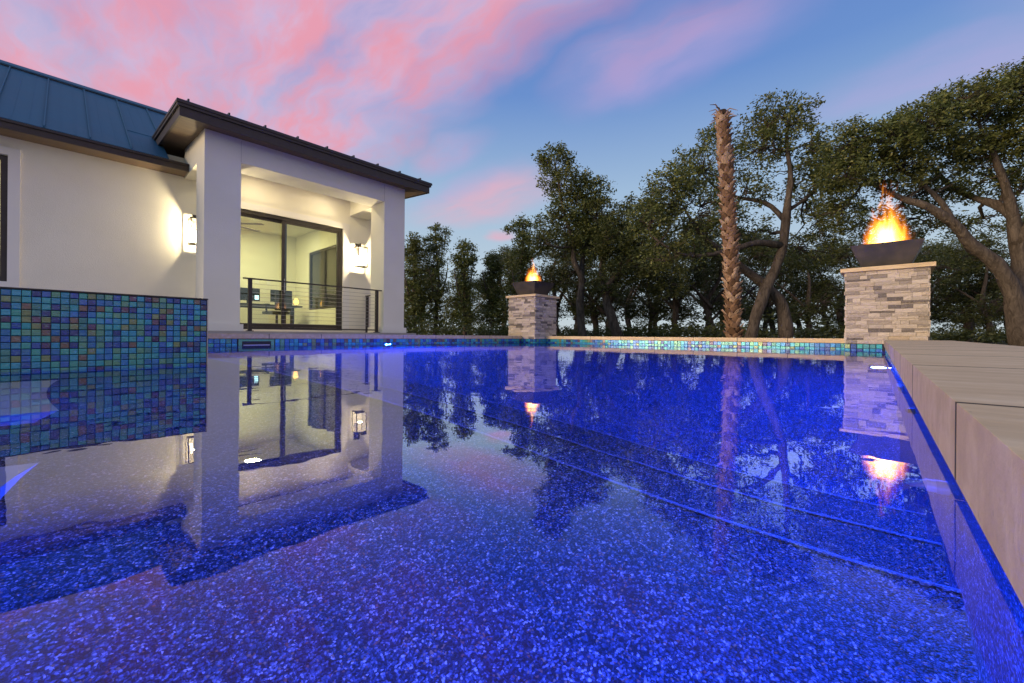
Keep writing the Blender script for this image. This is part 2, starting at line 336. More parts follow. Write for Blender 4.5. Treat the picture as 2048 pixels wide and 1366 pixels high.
def link(name, m, material, parent=None, smooth=False):
    if material and not m.materials: m.materials.append(MATS[material])
    if smooth:
        for p in m.polygons: p.use_smooth = True
    o = bpy.data.objects.new(name, m); COL.objects.link(o)
    if parent: o.parent = parent; o.matrix_parent_inverse = Matrix()
    return o
def tag(o, label, cat=None, group=None, kind=None):
    o['label'] = label
    if cat: o['category'] = cat
    if group: o['group'] = group
    if kind: o['kind'] = kind
    return o
def empty(name, loc=(0, 0, 0), rz=0):
    o = bpy.data.objects.new(name, None); COL.objects.link(o); o.location = loc; o.rotation_euler = (0, 0, rz); o.empty_display_size = .1; return o
def bx(name, material, parent, *b, bevel=0): return MB().box(*b).build(name, material, parent, bevel)
def dup(o, parent, loc, rot=None, scale=None):
    c = o.copy(); COL.objects.link(c); c.parent = parent; c.location = loc
    if rot is not None: c.rotation_euler = rot
    if scale is not None: c.scale = scale
    return c

# ------------------------------------------------------------------ layout constants (metres; camera over the pool, water level z = 0)
XF, YL = 6.592, 5.472               # far pool wall, house-side pool wall
PW, PCAP = .355, .395               # pillar half width, cap half width
def yr(x): return -.065+.0195*x     # right-hand pool wall line
def zr(x): return .0745+.0077*x     # its coping top
RA = math.atan(.0195); RT = math.atan(.0077)
YP, YD = 8.276, 5.97                # porch column face, back of coping
SHELF = -.30
XB = -3.2                           # pool end behind the camera

# ground: one sheet with a hole for pool, deck and house
g = MB(); R_ = 900
hx0, hx1, hy0, hy1 = XB-.5, XF+.5, -.62, 15.0
def gz(x, y): return -.02
g.add([(-R_, -R_, -.02), (R_, -R_, -.02), (R_, R_, -.02), (-R_, R_, -.02), (hx0, hy0, -.02), (hx1, hy0, -.02), (hx1, hy1, -.02), (hx0, hy1, -.02)],
      [(0, 1, 5, 4), (1, 2, 6, 5), (2, 3, 7, 6), (3, 0, 4, 7)])
tag(g.build('ground', 'soil'), 'dark leaf littered ground under the oaks beyond the pool', 'ground', kind='structure')

# ------------------------------------------------------------------ pool basin
def arc(cx, cz, r, n=5): return [(cx+r*math.sin(i/n*math.pi/2), cz-r+r*math.cos(i/n*math.pi/2)) for i in range(n+1)]
prof = [(XB, SHELF)]
for ex, ez in ((.625, SHELF), (.79, -.385), (1.04, -.56)):
    prof += [(ex-.014, ez)]+arc(ex-.014, ez, .014)[1:]
    nz = {SHELF: -.385, -.385: -.56, -.56: -1.25}[ez]; prof += [(ex, nz)]
prof += [(XF+.02, -1.25)]
pb = MB(); n = len(prof)
ys = (-.4, YL+.02)
pb.v = [(x, y, z) for y in ys for x, z in prof]; pb.f = [(i, i+1, i+1+n, i+n) for i in range(n-1)]
po = pb.build('pool_floor', 'pebble'); 
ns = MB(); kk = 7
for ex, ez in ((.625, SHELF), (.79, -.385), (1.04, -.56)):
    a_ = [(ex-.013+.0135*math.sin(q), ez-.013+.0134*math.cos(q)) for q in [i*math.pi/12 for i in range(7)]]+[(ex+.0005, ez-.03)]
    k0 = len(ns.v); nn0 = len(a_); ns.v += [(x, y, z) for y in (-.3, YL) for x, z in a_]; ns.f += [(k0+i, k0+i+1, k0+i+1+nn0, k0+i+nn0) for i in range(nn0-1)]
no_ = ns.build('lit_edge_strip', 'pebble_lit_edge', po)  # paler pebble strips paint in the light caught by the rounded step edges
tag(po, 'dark pebble pool floor with shelf and rounded steps', 'pool floor', kind='structure')
TB = -.115                          # bottom of the tile band
def wall_obj(name, label, quads, quads2):
    r = empty(name); tag(r, label, 'pool wall', kind='structure')
    a = MB(); [a.quad(*q) for q in quads]; a.build('pebble_face', 'pebble', r)
    a = MB(); [a.quad(*q) for q in quads2]; a.build('grout_face', 'grout', r); return r
def tile_mesh(s, dpt=.006):
    a = s/2; i = a-.0022; v = [(-a, 0, -a), (a, 0, -a), (a, 0, a), (-a, 0, a), (-a, -dpt+.0016, -a), (a, -dpt+.0016, -a), (a, -dpt+.0016, a), (-a, -dpt+.0016, a), (-i, -dpt, -i), (i, -dpt, -i), (i, -dpt, i), (-i, -dpt, i)]
    f = [(8, 9, 10, 11)]
    for k in range(4):
        j = (k+1) % 4; f += [(k, j, j+4, k+4), (k+4, j+4, j+8, k+8)]
    return v, f
def mk_tile(nm, s, mt):
    b_ = MB(); b_.add(*tile_mesh(s)); me = b_.mesh(nm); me.materials.append(MATS[mt]); return me
PT = .0532; TS = PT-.0035
TM = mk_tile('tile', TS, 'tile_line')
def tile_run(parent, p0, p1, z_top, rows_part, rows_all, limit=10**9, nrm_rot=0.0, skip=None):
    """tiles along p0->p1 (face normal is to the right of travel turned by nrm_rot); part rows are objects, deeper rows joined"""
    p0, p1 = Vector(p0), Vector(p1); L = (p1-p0).length; n_ = int(L/PT); u = (p1-p0).normalized(); ang = math.atan2(u.y, u.x)
    j = MB(); tv, tf = tile_mesh(TS); k = 0
    for r_ in range(rows_all):
        for i in range(n_):
            zt = z_top(i*PT) if callable(z_top) else z_top
            c = p0+u*((i+.5)*L/n_); c.z = zt-(r_+.5)*PT
            if skip and skip(r_, c.x): continue
            if r_ < rows_part and k < limit:
                o = bpy.data.objects.new('tile', TM); COL.objects.link(o); o.parent = parent; o.location = c; o.rotation_euler = (random.uniform(-.012, .012), 0, ang+random.uniform(-.012, .012)); k += 1
            else:
                M = Matrix.Translation(c) @ Matrix.Rotation(ang, 4, 'Z'); j.add([M @ Vector(q) for q in tv], tf)
    if j.v:
        o = j.build('tile_band', 'tile_line_joined', parent); o['kind'] = 'stuff'
ZC, CT = .1326, .056               # coping top and thickness on the far sides
zb = ZC-CT
xa, xb_ = XB, XF-PW
# house-side wall (normal -y)
wl = wall_obj('pool_wall', 'house side pool wall with blue mosaic waterline', [((xa, YL, -1.3), (XF, YL, -1.3), (XF, YL, TB), (xa, YL, TB))], [((xa, YL+.004, TB-.01), (XF, YL+.004, TB-.01), (XF, YL+.004, zb+.01), (xa, YL+.004, zb+.01))])
tile_run(wl, (.48, YL+.004, 0), (1.36, YL+.004, 0), zb-.002, 2, 3)
tile_run(wl, (1.75, YL+.004, 0), (xb_, YL+.004, 0), zb-.002, 2, 3, 250)
# skimmer mouth in that wall
sk = empty('pool_skimmer', (1.555, YL, 0)); tag(sk, 'dark skimmer slot in the house side waterline tile', 'skimmer')
bx('throat', 'black_plastic', sk, -.15, .15, -.001, .12, -.05, .045)
for zz_ in ((.045, .068), (-.075, -.05)): bx('frame', 'tile_line_joined', sk, -.185, .185, -.008, .003, *zz_)
for xx_ in ((-.185, -.15), (.15, .185)): bx('frame', 'tile_line_joined', sk, *xx_, -.008, .003, -.05, .045)
bx('weir_flap', 'fitting', sk, -.135, .135, -.012, -.004, -.03, .006)
# far wall (normal -x): travel from +y to -y keeps the pool on the right hand
wf = wall_obj('pool_wall', 'far pool wall under the palm with rainbow mosaic waterline', [((XF, YL, -1.3), (XF, -.3, -1.3), (XF, -.3, TB), (XF, YL, TB))], [((XF+.004, YL, TB-.01), (XF+.004, -.3, TB-.01), (XF+.004, -.3, zb+.01), (XF+.004, YL, zb+.01))])
tile_run(wf, (XF+.004, YL-PW, 0), (XF+.004, yr(XF)+PW, 0), zb-.002, 2, 3, 290)
# right wall (normal +y): travel from +x to -x
wr = wall_obj('pool_wall', 'near pool wall under the wide limestone coping', [((XF, yr(XF), -1.3), (XB, yr(XB), -1.3), (XB, yr(XB), -.049), (XF, yr(XF), -.049))], [((XF, yr(XF)-.004, TB-.01), (XB, yr(XB)-.004, TB-.01), (XB, yr(XB)-.004, zr(XB)-.06), (XF, yr(XF)-.004, zr(XF)-.06))])
x1 = XF-PW; Lr = math.hypot(x1+.4, yr(x1)-yr(-.4))
tile_run(wr, (x1, yr(x1)-.004, 0), (-.4, yr(-.4)-.004, 0), lambda s_: zr(x1-s_)-.071, 2, 2, 280, skip=lambda r_, x: r_ == 1 and x < 2.6)
pbk = MB(); pbk.quad((XB, -.4, -.3), (XB, YL, -.3), (XB, YL, .08), (XB, -.4, .08)); tag(pbk.build('pool_wall', 'pebble'), 'short pool end wall beyond the loungers', 'pool wall', kind='structure')
# pillar bases below coping level carry tile too
def pillar_base(name, label, cx, cy, faces):
    r = empty(name, (0, 0, 0)); tag(r, label, 'pool wall', kind='structure')
    bx('pebble_face', 'pebble', r, cx-PW, cx+PW, cy-PW, cy+PW, -1.3, TB)
    bx('grout_face', 'grout', r, cx-PW+.004, cx+PW-.004, cy-PW+.004, cy+PW-.004, TB, zb-.004)
    for a_, b_ in faces: tile_run(r, a_, b_, zb-.004, 2, 3)
RPY = yr(XF-PW/2)
RP = (XF, RPY+.02-.02); FP = (XF, YL)
pillar_base('pillar_base', 'mosaic tiled footing under the larger flaming pillar', XF, RPY, [((XF-PW+.004, RPY+PW, 0), (XF-PW+.004, RPY+.02, 0)), ((XF, RPY+PW-.004, 0), (XF-PW, RPY+PW-.004, 0))])
pillar_base('pillar_base', 'mosaic tiled footing at the pool corner near the porch', XF, YL, [((XF-PW+.004, YL, 0), (XF-PW+.004, YL-PW, 0)), ((XF-PW, YL-PW+.004, 0), (XF, YL-PW+.004, 0))])
# water
wm = MB(); wm.quad((XB, -.4, 0), (XF+.02, -.4, 0), (XF+.02, YL+.02, 0), (XB, YL+.02, 0))
wo = wm.build('water', 'water'); tag(wo, 'still pool water glowing blue and mirroring the house', 'water', kind='structure')

# coping stones
def coping(parent, mats, items):
    for (c, sx_, sy_, sz_, rot) in items:
        o = MB().box(-sx_/2, sx_/2, -sy_/2, sy_/2, -sz_, 0).build('coping_stone', mats, parent, bevel=.0008)
        o.location = c; o.rotation_euler = rot
        hx, hy = (sx_/2+.0025, sy_/2+.0003) if sx_ > sy_ or rot[2] else (sx_/2+.0003, sy_/2+.0025)
        jn_ = (MB().box(hx-.0035, hx+.0035, -hy, hy, -sz_+.001, .0003) if (sx_ > sy_ or rot[2]) else MB().box(-hx, hx, hy-.0035, hy+.0035, -sz_+.001, .0003)).build('mortar_joint', 'mortar', o)
ck = empty('coping'); tag(ck, 'cream limestone coping along the porch side', 'coping', kind='structure')
it = []; x = XB
while x < xb_-.02:
    L = min(.61, xb_-x); it.append(((x+L/2, YL-.02+.25, ZC), L-.005, .5, CT, (0, 0, 0))); x += L
coping(ck, 'limestone', it)
ck = empty('coping'); tag(ck, 'cream limestone coping in front of the palm', 'coping', kind='structure')
it = []; y = yr(XF)+PW+.002
while y < YL-PW-.02:
    L = min(.61, YL-PW-y); it.append(((XF-.02+.25, y+L/2, ZC), .5, L-.005, CT, (0, 0, 0))); y += L
coping(ck, 'limestone', it)
ck = empty('coping'); tag(ck, 'wide cream limestone coping leading to the larger pillar', 'coping', kind='structure')
it = []; x = .5465-.61*3
while x < XF-PW-.01:
    L = min(.61, XF-PW-.003-x); xm = x+L/2; it.append(((xm, yr(xm)+.012-.26, zr(xm)), L-.005, .52, .07, (0, -RT, RA))); x += L
coping(ck, 'limestone', it)
bb = MB().box(XB, XF+.2, -.62, -.09, -.3, -.03); tag(bb.build('pool_beam', 'concrete_slab'), 'concrete beam carrying the wide coping', 'beam', kind='structure')
bb = MB().box(XB-.3, XF+.45, YL+.03, YL+.5, -.4, zb-.004).box(XF+.03, XF+.46, RPY+PW, YL-PW, -.4, zb-.004); tag(bb.build('pool_beam', 'concrete_slab'), 'concrete beam under the far coping', 'beam', kind='structure')
tag(MB().box(XB-.3, XF+.45, YD, 15, -.1, .12).build('deck', 'concrete_slab'), 'pale concrete deck between the pool and the porch', 'deck', kind='structure')

# ------------------------------------------------------------------ spa with mosaic face
SY, SZ, SX0, SX1 = 2.157, .282, -1.9, .424
sp_ = empty('raised_spa', (0, SY, 0)); tag(sp_, 'raised spa faced in teal and blue glass mosaic', 'spa')
bx('shell', 'grout', sp_, SX0, SX1, .005, .12, SHELF, SZ-.006)
bx('shell', 'grout', sp_, SX1-.12, SX1, .12, YL-SY-.01, SHELF, SZ-.006)
bx('shell', 'grout', sp_, SX0, SX0+.12, .12, YL-SY-.01, SHELF, SZ-.006)
bx('rim', 'bronze', sp_, SX0-.002, SX1+.004, -.0025, .125, SZ-.005, SZ)
bx('corner_trim', 'steel', sp_, SX1, SX1+.004, -.0025, .006, SHELF, SZ-.005)
bx('spa_water', 'water', sp_, SX0+.12, SX1-.12, .12, YL-SY-.02, SZ-.06, SZ-.03)
SPT = .02225; STS = SPT-.0018; SM = mk_tile('tile', STS, 'tile'); jt = MB(); tv, tf = tile_mesh(STS)
ncol = int((SX1+.66)/SPT); k = 0
for r_ in range(19):
    for i in range(ncol):
        c = Vector((SX1-(i+.5)*SPT, .005, SZ-.006-(r_+.5)*SPT))
        if r_ < 12 and i < 25:
            o = bpy.data.objects.new('tile', SM); COL.objects.link(o); o.parent = sp_; o.location = c; o.rotation_euler = (random.uniform(-.02, .02), 0, random.uniform(-.02, .02))
        elif c.z > SHELF: jt.add([c+Vector(q) for q in tv], tf)
jo = jt.build('tile_field', 'tile_joined', sp_); jo['kind'] = 'stuff'

# ------------------------------------------------------------------ pool lights and fittings
def pool_light(loc, nrm, watts, label, r=.075, spread=170, dome=False):
    nrm = Vector(nrm).normalized(); q = nrm.to_track_quat('Z', 'Y')
    e = empty('pool_light', loc); e.rotation_mode = 'QUATERNION'; e.rotation_quaternion = q
    tag(e, label, 'pool light', 'underwater pool lights')
    MB().tube([(0, 0, -.02), (0, 0, .006), (0, 0, .012)], [r*1.25, r*1.25, r*1.08], 20).build('bezel', 'fitting', e, smooth=False)
    MB().tube([(0, 0, .0), (0, 0, .018), (0, 0, .024)], [r*.95, r*.9, r*.55], 20).build('lens', 'pool_lens', e)
    if dome:
        l = bpy.data.lights.new('lamp', 'POINT'); l.energy = watts; l.color = (.004, .05, 1.0); l.shadow_soft_size = .03
        lo = bpy.data.objects.new('lamp', l); COL.objects.link(lo); lo.parent = e; lo.location = (0, 0, .06); return
    l = bpy.data.lights.new('lamp', 'AREA'); l.shape = 'DISK'; l.size = r*2; l.energy = watts; l.color = (.004, .05, 1.0); l.spread = math.radians(spread)
    lo = bpy.data.objects.new('lamp', l); COL.objects.link(lo); lo.parent = e; lo.location = (0, 0, .03); lo.rotation_euler = (math.pi, 0, 0)
pool_light((3.25, YL-.001, -.30), (0, -1, 0), 1050, 'glowing underwater light in the porch side wall', .05)
pool_light((2.78, yr(2.78)+.001, -.16), (0, 1, 0), 760, 'glowing underwater light in the wall below the wide coping', .03, dome=True)
pool_light((.15, yr(.15)+.001, -.09), (0, 1, 0), 19, 'small domed underwater light beside the sun shelf', .03, dome=True)
nz_ = empty('return_nozzle', (.72, yr(.72), -.165), RA); nz_.scale = (.6, .6, .6); tag(nz_, 'grey cone shaped return fitting on the near pool wall', 'return fitting')
MB().tube([(0, 0, 0), (0, .018, 0)], .030, 20).build('flange', 'fitting', nz_)
MB().tube([(0, .018, 0), (0, .032, 0)], .027, 20).build('ring', 'white_plastic', nz_)
MB().tube([(0, .032, 0), (0, .052, 0), (0, .062, 0)], [.024, .016, .012], 20).build('nozzle', 'fitting', nz_)
jn = empty('wall_jet', (1.33, yr(1.33), -.22), RA); tag(jn, 'small black jet on the near pool wall', 'jet')
MB().tube([(0, -.003, 0), (0, .012, 0), (0, .016, 0)], [.024, .024, .014], 16).build('eyeball', 'black_plastic', jn)
MB().tube([(0, -.004, 0), (0, .004, 0)], .032, 16).build('flange', 'black_plastic', jn)
dn = empty('drain_cover', (1.95, yr(1.95), -.32), RA); tag(dn, 'pale square suction cover on the near pool wall', 'drain cover')
MB().box(-.06, .06, 0, .014, -.06, .06).build('plate', 'fitting', dn, bevel=.004)
for i in range(4): bx('slot', 'black_plastic', dn, -.045, .045, .0135, .0155, -.042+i*.024, -.036+i*.024)

# sun loungers standing in the shallow shelf water, foot ends towards the steps
def lounger(yc, label, x0=0, rz=0):
    e = empty('pool_lounger', (x0, yc, SHELF), rz); tag(e, label, 'lounger', 'white loungers on the sun shelf')
    wd = .34; NX, NY = 40, 12; b_ = MB(); xs = [-1.85+1.85*i/NX for i in range(NX+1)]
    def top(x):
        s = -x/1.85; return .095+.045*math.cos(s*5.2)*(1-s)+.42*max(0, s-.55)**1.3*1.7
    def bot(x): s = -x/1.85; return max(.0, top(x)-.13) if s > .35 else 0.0
    for lay in (0, 1):
        for i, x in enumerate(xs):
            for j in range(NY+1):
                v = -1+2*j/NY; edge = -.022*(1-abs(v)**2.0) if i == NX else 0
                zz_ = top(x)-.012*abs(v)**6 if lay == 0 else bot(x)
                taper = 1-(.06 if lay else 0)
                b_.v.append((x*(1 if i < NX else 1)+edge-(.035 if (lay and i == NX) else 0), v*wd*taper, zz_))
    S = NY+1; B0 = (NX+1)*S
    for i in range(NX):
        for j in range(NY):
            a = i*S+j; b_.f += [(a, a+S, a+S+1, a+1), (B0+a, B0+a+1, B0+a+S+1, B0+a+S)]
    for i in range(NX):
        for j in (0, NY):
            a = i*S+j; b_.f.append((a, a+S, B0+a+S, B0+a))
    for i in (0, NX):
        for j in range(NY):
            a = i*S+j; b_.f.append((a, a+1, B0+a+1, B0+a))
    o = b_.build('shell', 'white_plastic', e, smooth=True)
    for p in (): pass
    md = o.modifiers.new('edge', 'EDGE_SPLIT'); md.split_angle = math.radians(40)
    MB().box(-1.75, -1.45, -.2, .2, .20, .25).build('headrest', 'white_plastic', e, bevel=.02)
lounger(1.585, 'white sun lounger lying in front of the spa mosaic')
lounger(.50, 'white sun lounger standing apart from the spa, nearer the wide coping', -.075, -.17)

# ------------------------------------------------------------------ stone pillars with fire bowls
SH = .0425
def pillar(name, label, cx, cy, zbase, seed):
    rnd = random.Random(seed); e = empty(name, (cx, cy, 0)); tag(e, label, 'pillar', 'stone clad fire pillars')
    top = .905
    bx('core', 'stone_core', e, -PW+.02, PW-.02, -PW+.02, PW-.02, zbase, top)
    cap = MB().box(-PCAP, PCAP, -PCAP, PCAP, top, .950).build('cap', 'limestone', e, bevel=.004)
    rows = int((top-zbase)/SH); rh = (top-zbase)/rows
    shapes = {}; clad = MB()
    for fi in range(4):
        R_m = Matrix.Rotation([-math.pi/2, 0, math.pi/2, math.pi][fi], 4, 'Z')
        for r_ in range(rows):
            u = -PW+(.0 if (fi+r_) % 2 else .014); end = PW-(.014 if (fi+r_) % 2 else .0)
            while u < end-.004:
                L = rnd.choice((.07, .10, .13, .17, .21)); L = min(L, end-u)
                if end-u-L < .06: L = end-u
                dp = rnd.choice((.012, .016, .021, .026))
                half = rnd.random() < .16
                for (z0, z1, dd) in (((0, rh*.48, dp), (rh*.48, rh, rnd.choice((.012, .02, .025)))) if half else ((0, rh, dp),)):
                    key = (round(L, 2), round(z1-z0, 3), dd)
                    if key not in shapes:
                        q = MB(); nx = max(2, int(L/.035)); hh = z1-z0-.0015; ll = L-.002
                        for jz in (0, .5, 1):
                            for ix in range(nx+1):
                                ed = 0 if (0 < ix < nx and jz == .5) else -.004
                                q.v.append((-ll/2+ll*ix/nx, -(dd+ed+rnd.uniform(-.003, .003)), jz*hh))
                        for jz in range(2):
                            for ix in range(nx): a = jz*(nx+1)+ix; q.f.append((a, a+1, a+nx+2, a+nx+1))
                        k0 = len(q.v); q.v += [(-ll/2, .002, 0), (ll/2, .002, 0), (ll/2, .002, hh), (-ll/2, .002, hh)]
                        nn_ = nx+1
                        q.f += [tuple([k0, k0+1]+[i for i in range(nx, -1, -1)]), tuple([k0+2, k0+3]+[2*nn_+i for i in range(nn_)]), tuple([k0+3, k0, 0, nn_, 2*nn_]), tuple([k0+1, k0+2, 2*nn_+nx, nn_+nx, nx])]
                        me = q.mesh('stone'); me.materials.append(MATS['ledger']); shapes[key] = me
                    c = R_m @ Vector((u+L/2, -(PW-.018), 0))
                    if fi > 1:
                        M_ = Matrix.Translation((c.x, c.y, zbase+r_*rh+z0)) @ R_m; k9 = shapes[key]; clad.add([M_ @ v_.co for v_ in k9.vertices], [tuple(p_.vertices) for p_ in k9.polygons]); continue
                    o = bpy.data.objects.new('stone', shapes[key]); COL.objects.link(o); o.parent = e
                    c = R_m @ Vector((u+L/2, -(PW-.018), 0)); o.location = (c.x, c.y, zbase+r_*rh+z0); o.rotation_euler = (0, 0, [-math.pi/2, 0, math.pi/2, math.pi][fi])
                u += L
    co_ = clad.build('stone_cladding', 'ledger', e); co_['kind'] = 'stuff'
    return e
pillar('stone_pillar', 'ledger stone pillar standing at the end of the wide coping', XF, RPY, zb, 3)
pillar('stone_pillar', 'ledger stone pillar at the pool corner beside the porch', XF, YL, zb, 11)
def fire_bowl(label, cx, cy, hgt, wid, watts):
    e = empty('fire_bowl', (cx, cy, .950)); tag(e, label, 'fire bowl', 'fire bowls on the stone pillars')
    a0, a1, h = .205, .315, .272; q = MB()
    v = [(i*a, j*a, z) for z, a in ((0, a0), (h, a1), (h, a1-.022), (h-.05, a1-.045)) for i, j in ((-1, -1), (1, -1), (1, 1), (-1, 1))]
    f = [(0, 3, 2, 1)]
    for l_ in range(3):
        for k_ in range(4): j_ = (k_+1) % 4; f.append((l_*4+k_, l_*4+j_, l_*4+4+j_, l_*4+4+k_))
    q.add(v, f).build('bowl', 'bowl_metal', e)
    rk = random.Random(int(cx*10+cy*7)); lv = MB()
    for i in range(60):
        p = Vector((rk.uniform(-.24, .24), rk.uniform(-.24, .24), h-.055)); r_ = rk.uniform(.018, .034)
        vs = [p+Vector(d_)*r_*rk.uniform(.7, 1.2) for d_ in ((1, 0, 0), (0, 1, 0), (-1, 0, 0), (0, -1, 0), (0, 0, 1), (0, 0, -1))]
        lv.add(vs, [(0, 1, 4), (1, 2, 4), (2, 3, 4), (3, 0, 4), (1, 0, 5), (2, 1, 5), (3, 2, 5), (0, 3, 5)])
    lv.quad((-.27, -.27, h-.06), (.27, -.27, h-.06), (.27, .27, h-.06), (-.27, .27, h-.06)); o = lv.build('lava_rock', 'lava', e); o['kind'] = 'stuff'
    fl = MB().tube([(0, 0, 0), (0, 0, .12), (0, 0, .4), (0, 0, .8), (0, 0, 1.02)], [.42, .47, .42, .27, .06], 14).build('flame', 'flame', e)
    fl.location = (0, 0, h-.045); fl.scale = (wid, wid, hgt); fl.rotation_euler = (0, 0, rk.uniform(0, 6))
fire_bowl('dark square fire bowl with a tall flame above the wide coping', XF, RPY, .84, .70, 9)
fire_bowl('dark square fire bowl with a compact flame near the porch', XF, YL, .60, .58, 9)

# ------------------------------------------------------------------ house
H_ = empty('house', (0, YP, 0)); tag(H_, 'white stucco house with covered porch and dark metal roof', 'house')
def hb(name, material, x0, x1, y0, y1, z0, z1, par=None, bevel=0): return bx(name, material, par or H_, x0, x1, y0-YP, y1-YP, z0, z1, bevel=bevel)
YW, YB = 9.9, 13.4
WX0, WX1 = -4.2, 5.5
DX0, DX1, DZ0, DZ1 = 2.06, 4.66, .225, 2.717      # sliding door
NX0, NX1, NZ0, NZ1 = -2.1, -.547, .893, 2.804     # left window
wz = 3.44
wall = MB()
for b_ in ((WX0, NX0, .1, wz), (NX0, NX1, .1, NZ0), (NX0, NX1, NZ1, wz), (NX1, DX0, .1, wz), (DX0, DX1, DZ1, wz), (DX0, DX1, .1, DZ0), (DX1, WX1, .1, wz)):
    wall.box(b_[0], b_[1], YW-YP, YW+.2-YP, b_[2], b_[3])
wall.build('wall', 'stucco', H_)
SWY0, SWY1, SWZ0, SWZ1 = 10.55, 12.4, .82, 2.47   # window in the room's side wall
sw_ = MB()
for y0, y1, z0, z1 in ((YW+.2, SWY0, .1, wz), (SWY0, SWY1, .1, SWZ0), (SWY0, SWY1, SWZ1, wz), (SWY1, YB+.2, .1, wz)): sw_.box(4.85, 5.05, y0-YP, y1-YP, z0, z1)
sw_.build('side_wall', 'stucco', H_)
hb('back_wall', 'room_paint', WX0, 4.85, YB, YB+.2, .1, wz); hb('end_wall', 'room_paint', WX0, WX0+.2, YW+.2, YB, .1, wz)
for y0, y1, z0, z1 in ((YW+.2, SWY0, .22, 3.05), (SWY0, SWY1, .22, SWZ0), (SWY0, SWY1, SWZ1, 3.05), (SWY1, YB, .22, 3.05)): hb('room_lining', 'room_paint', 4.838, 4.848, y0, y1, z0, z1)
hb('room_floor', 'room_floor', WX0, 4.85, YW+.2, YB, .15, .215); hb('room_ceiling', 'room_paint', WX0+.2, 4.838, YW+.2, YB, 3.05, 3.10)
hb('room_lining', 'room_paint', NX1, DX0, YW+.2, YW+.21, .22, 3.05); hb('room_lining', 'room_paint', DX1, 4.838, YW+.2, YW+.21, .22, 3.05)
# ceiling lamps of the room
for i, (lx, ly) in enumerate(((3.3, 11.8), (1.7, 11.2), (-1.5, 11.6))):
    MB().tube([(lx, ly-YP, 3.051), (lx, ly-YP, 3.035)], .085, 18).build('ceiling_lamp', 'ceiling_lamp', H_)
    l = bpy.data.lights.new('room_light', 'AREA'); l.shape = 'DISK'; l.size = .35; l.energy = (75, 60, 70)[i]; l.color = (1, .87, .50)
    lo = bpy.data.objects.new('room_light', l); COL.objects.link(lo); lo.parent = H_; lo.location = (lx, ly-YP, 3.02)
# trim bands
for x0, x1, z0, z1 in ((DX0-.16, DX0-.002, DZ0, DZ1+.13), (DX1+.002, DX1+.16, DZ0, DZ1+.13), (DX0-.002, DX1+.002, DZ1+.002, DZ1+.13)): hb('door_trim', 'trim_white', x0, x1, YW-.022, YW+.01, z0, z1)
for x0, x1, z0, z1 in ((NX1+.002, NX1+.124, NZ0-.12, NZ1+.115), (NX0-.124, NX0-.002, NZ0-.12, NZ1+.115), (NX0-.002, NX1+.002, NZ1+.002, NZ1+.115), (NX0-.002, NX1+.002, NZ0-.12, NZ0-.002)): hb('window_trim', 'trim_white', x0, x1, YW-.03, YW+.01, z0, z1)
# sliding door
dr = empty('sliding_door', (0, 0, 0)); dr.parent = H_
def db(name, material, x0, x1, y0, y1, z0, z1): return bx(name, material, dr, x0, x1, y0-YP, y1-YP, z0, z1)
db('frame', 'bronze', DX0, DX1, YW+.02, YW+.15, DZ1-.075, DZ1-.001); db('frame', 'bronze', DX0, DX1, YW+.02, YW+.15, DZ0+.001, DZ0+.05)
db('frame', 'bronze', DX0+.001, DX0+.07, YW+.022, YW+.148, DZ0+.05, DZ1-.075); db('frame', 'bronze', DX1-.07, DX1-.001, YW+.022, YW+.148, DZ0+.05, DZ1-.075)
def sash(x0, x1, y):
    z0, z1 = DZ0+.052, DZ1-.077; fw = .058
    for a in ((x0, x0+fw, z0, z1), (x1-fw, x1, z0, z1), (x0+fw, x1-fw, z1-fw, z1), (x0+fw, x1-fw, z0, z0+fw*1.3)): db('sash', 'bronze', a[0], a[1], y, y+.045, a[2], a[3])
    db('pane', 'pane', x0+fw, x1-fw, y+.02, y+.025, z0+fw*1.3, z1-fw)
sash(DX0+.071, 3.418, YW+.09); sash(3.305, DX1-.071, YW+.035)
db('handle', 'steel', 3.345, 3.36, YW+.01, YW+.034, 1.05, 1.35)
# left window
wn = empty('window', (0, 0, 0)); wn.parent = H_
def wb(name, material, x0, x1, z0, z1, y0=YW+.03, y1=YW+.10): return bx(name, material, wn, x0, x1, y0-YP, y1-YP, z0, z1)
fw = .07
for a in ((NX0+.001, NX0+fw, NZ0+.001, NZ1-.001), (NX1-fw, NX1-.001, NZ0+.001, NZ1-.001), (NX0+fw, NX1-fw, NZ1-fw, NZ1-.001), (NX0+fw, NX1-fw, NZ0+.001, NZ0+fw), (-1.36, -1.29, NZ0+fw, NZ1-fw)): wb('frame', 'bronze', *a)
wb('pane', 'pane', NX0+fw, -1.36, NZ0+fw, NZ1-fw, YW+.06, YW+.065); wb('pane', 'pane', -1.29, NX1-fw, NZ0+fw, NZ1-fw, YW+.06, YW+.065)
# side window of the room
wn2 = empty('window', (0, 0, 0)); wn2.parent = H_
def wb2(name, material, y0, y1, z0, z1, x0=4.86, x1=4.93): return bx(name, material, wn2, x0, x1, y0-YP, y1-YP, z0, z1)
for a in ((SWY0+.001, SWY0+.06, SWZ0+.001, SWZ1-.001), (SWY1-.06, SWY1-.001, SWZ0+.001, SWZ1-.001), (SWY0+.06, SWY1-.06, SWZ1-.06, SWZ1-.001), (SWY0+.06, SWY1-.06, SWZ0+.001, SWZ0+.06), (11.40, 11.56, SWZ0+.06, SWZ1-.06)): wb2('frame', 'bronze', *a)
wb2('pane', 'pane', SWY0+.06, 11.40, SWZ0+.06, SWZ1-.06, 4.89, 4.895); wb2('pane', 'pane', 11.56, SWY1-.06, SWZ0+.06, SWZ1-.06, 4.89, 4.895)
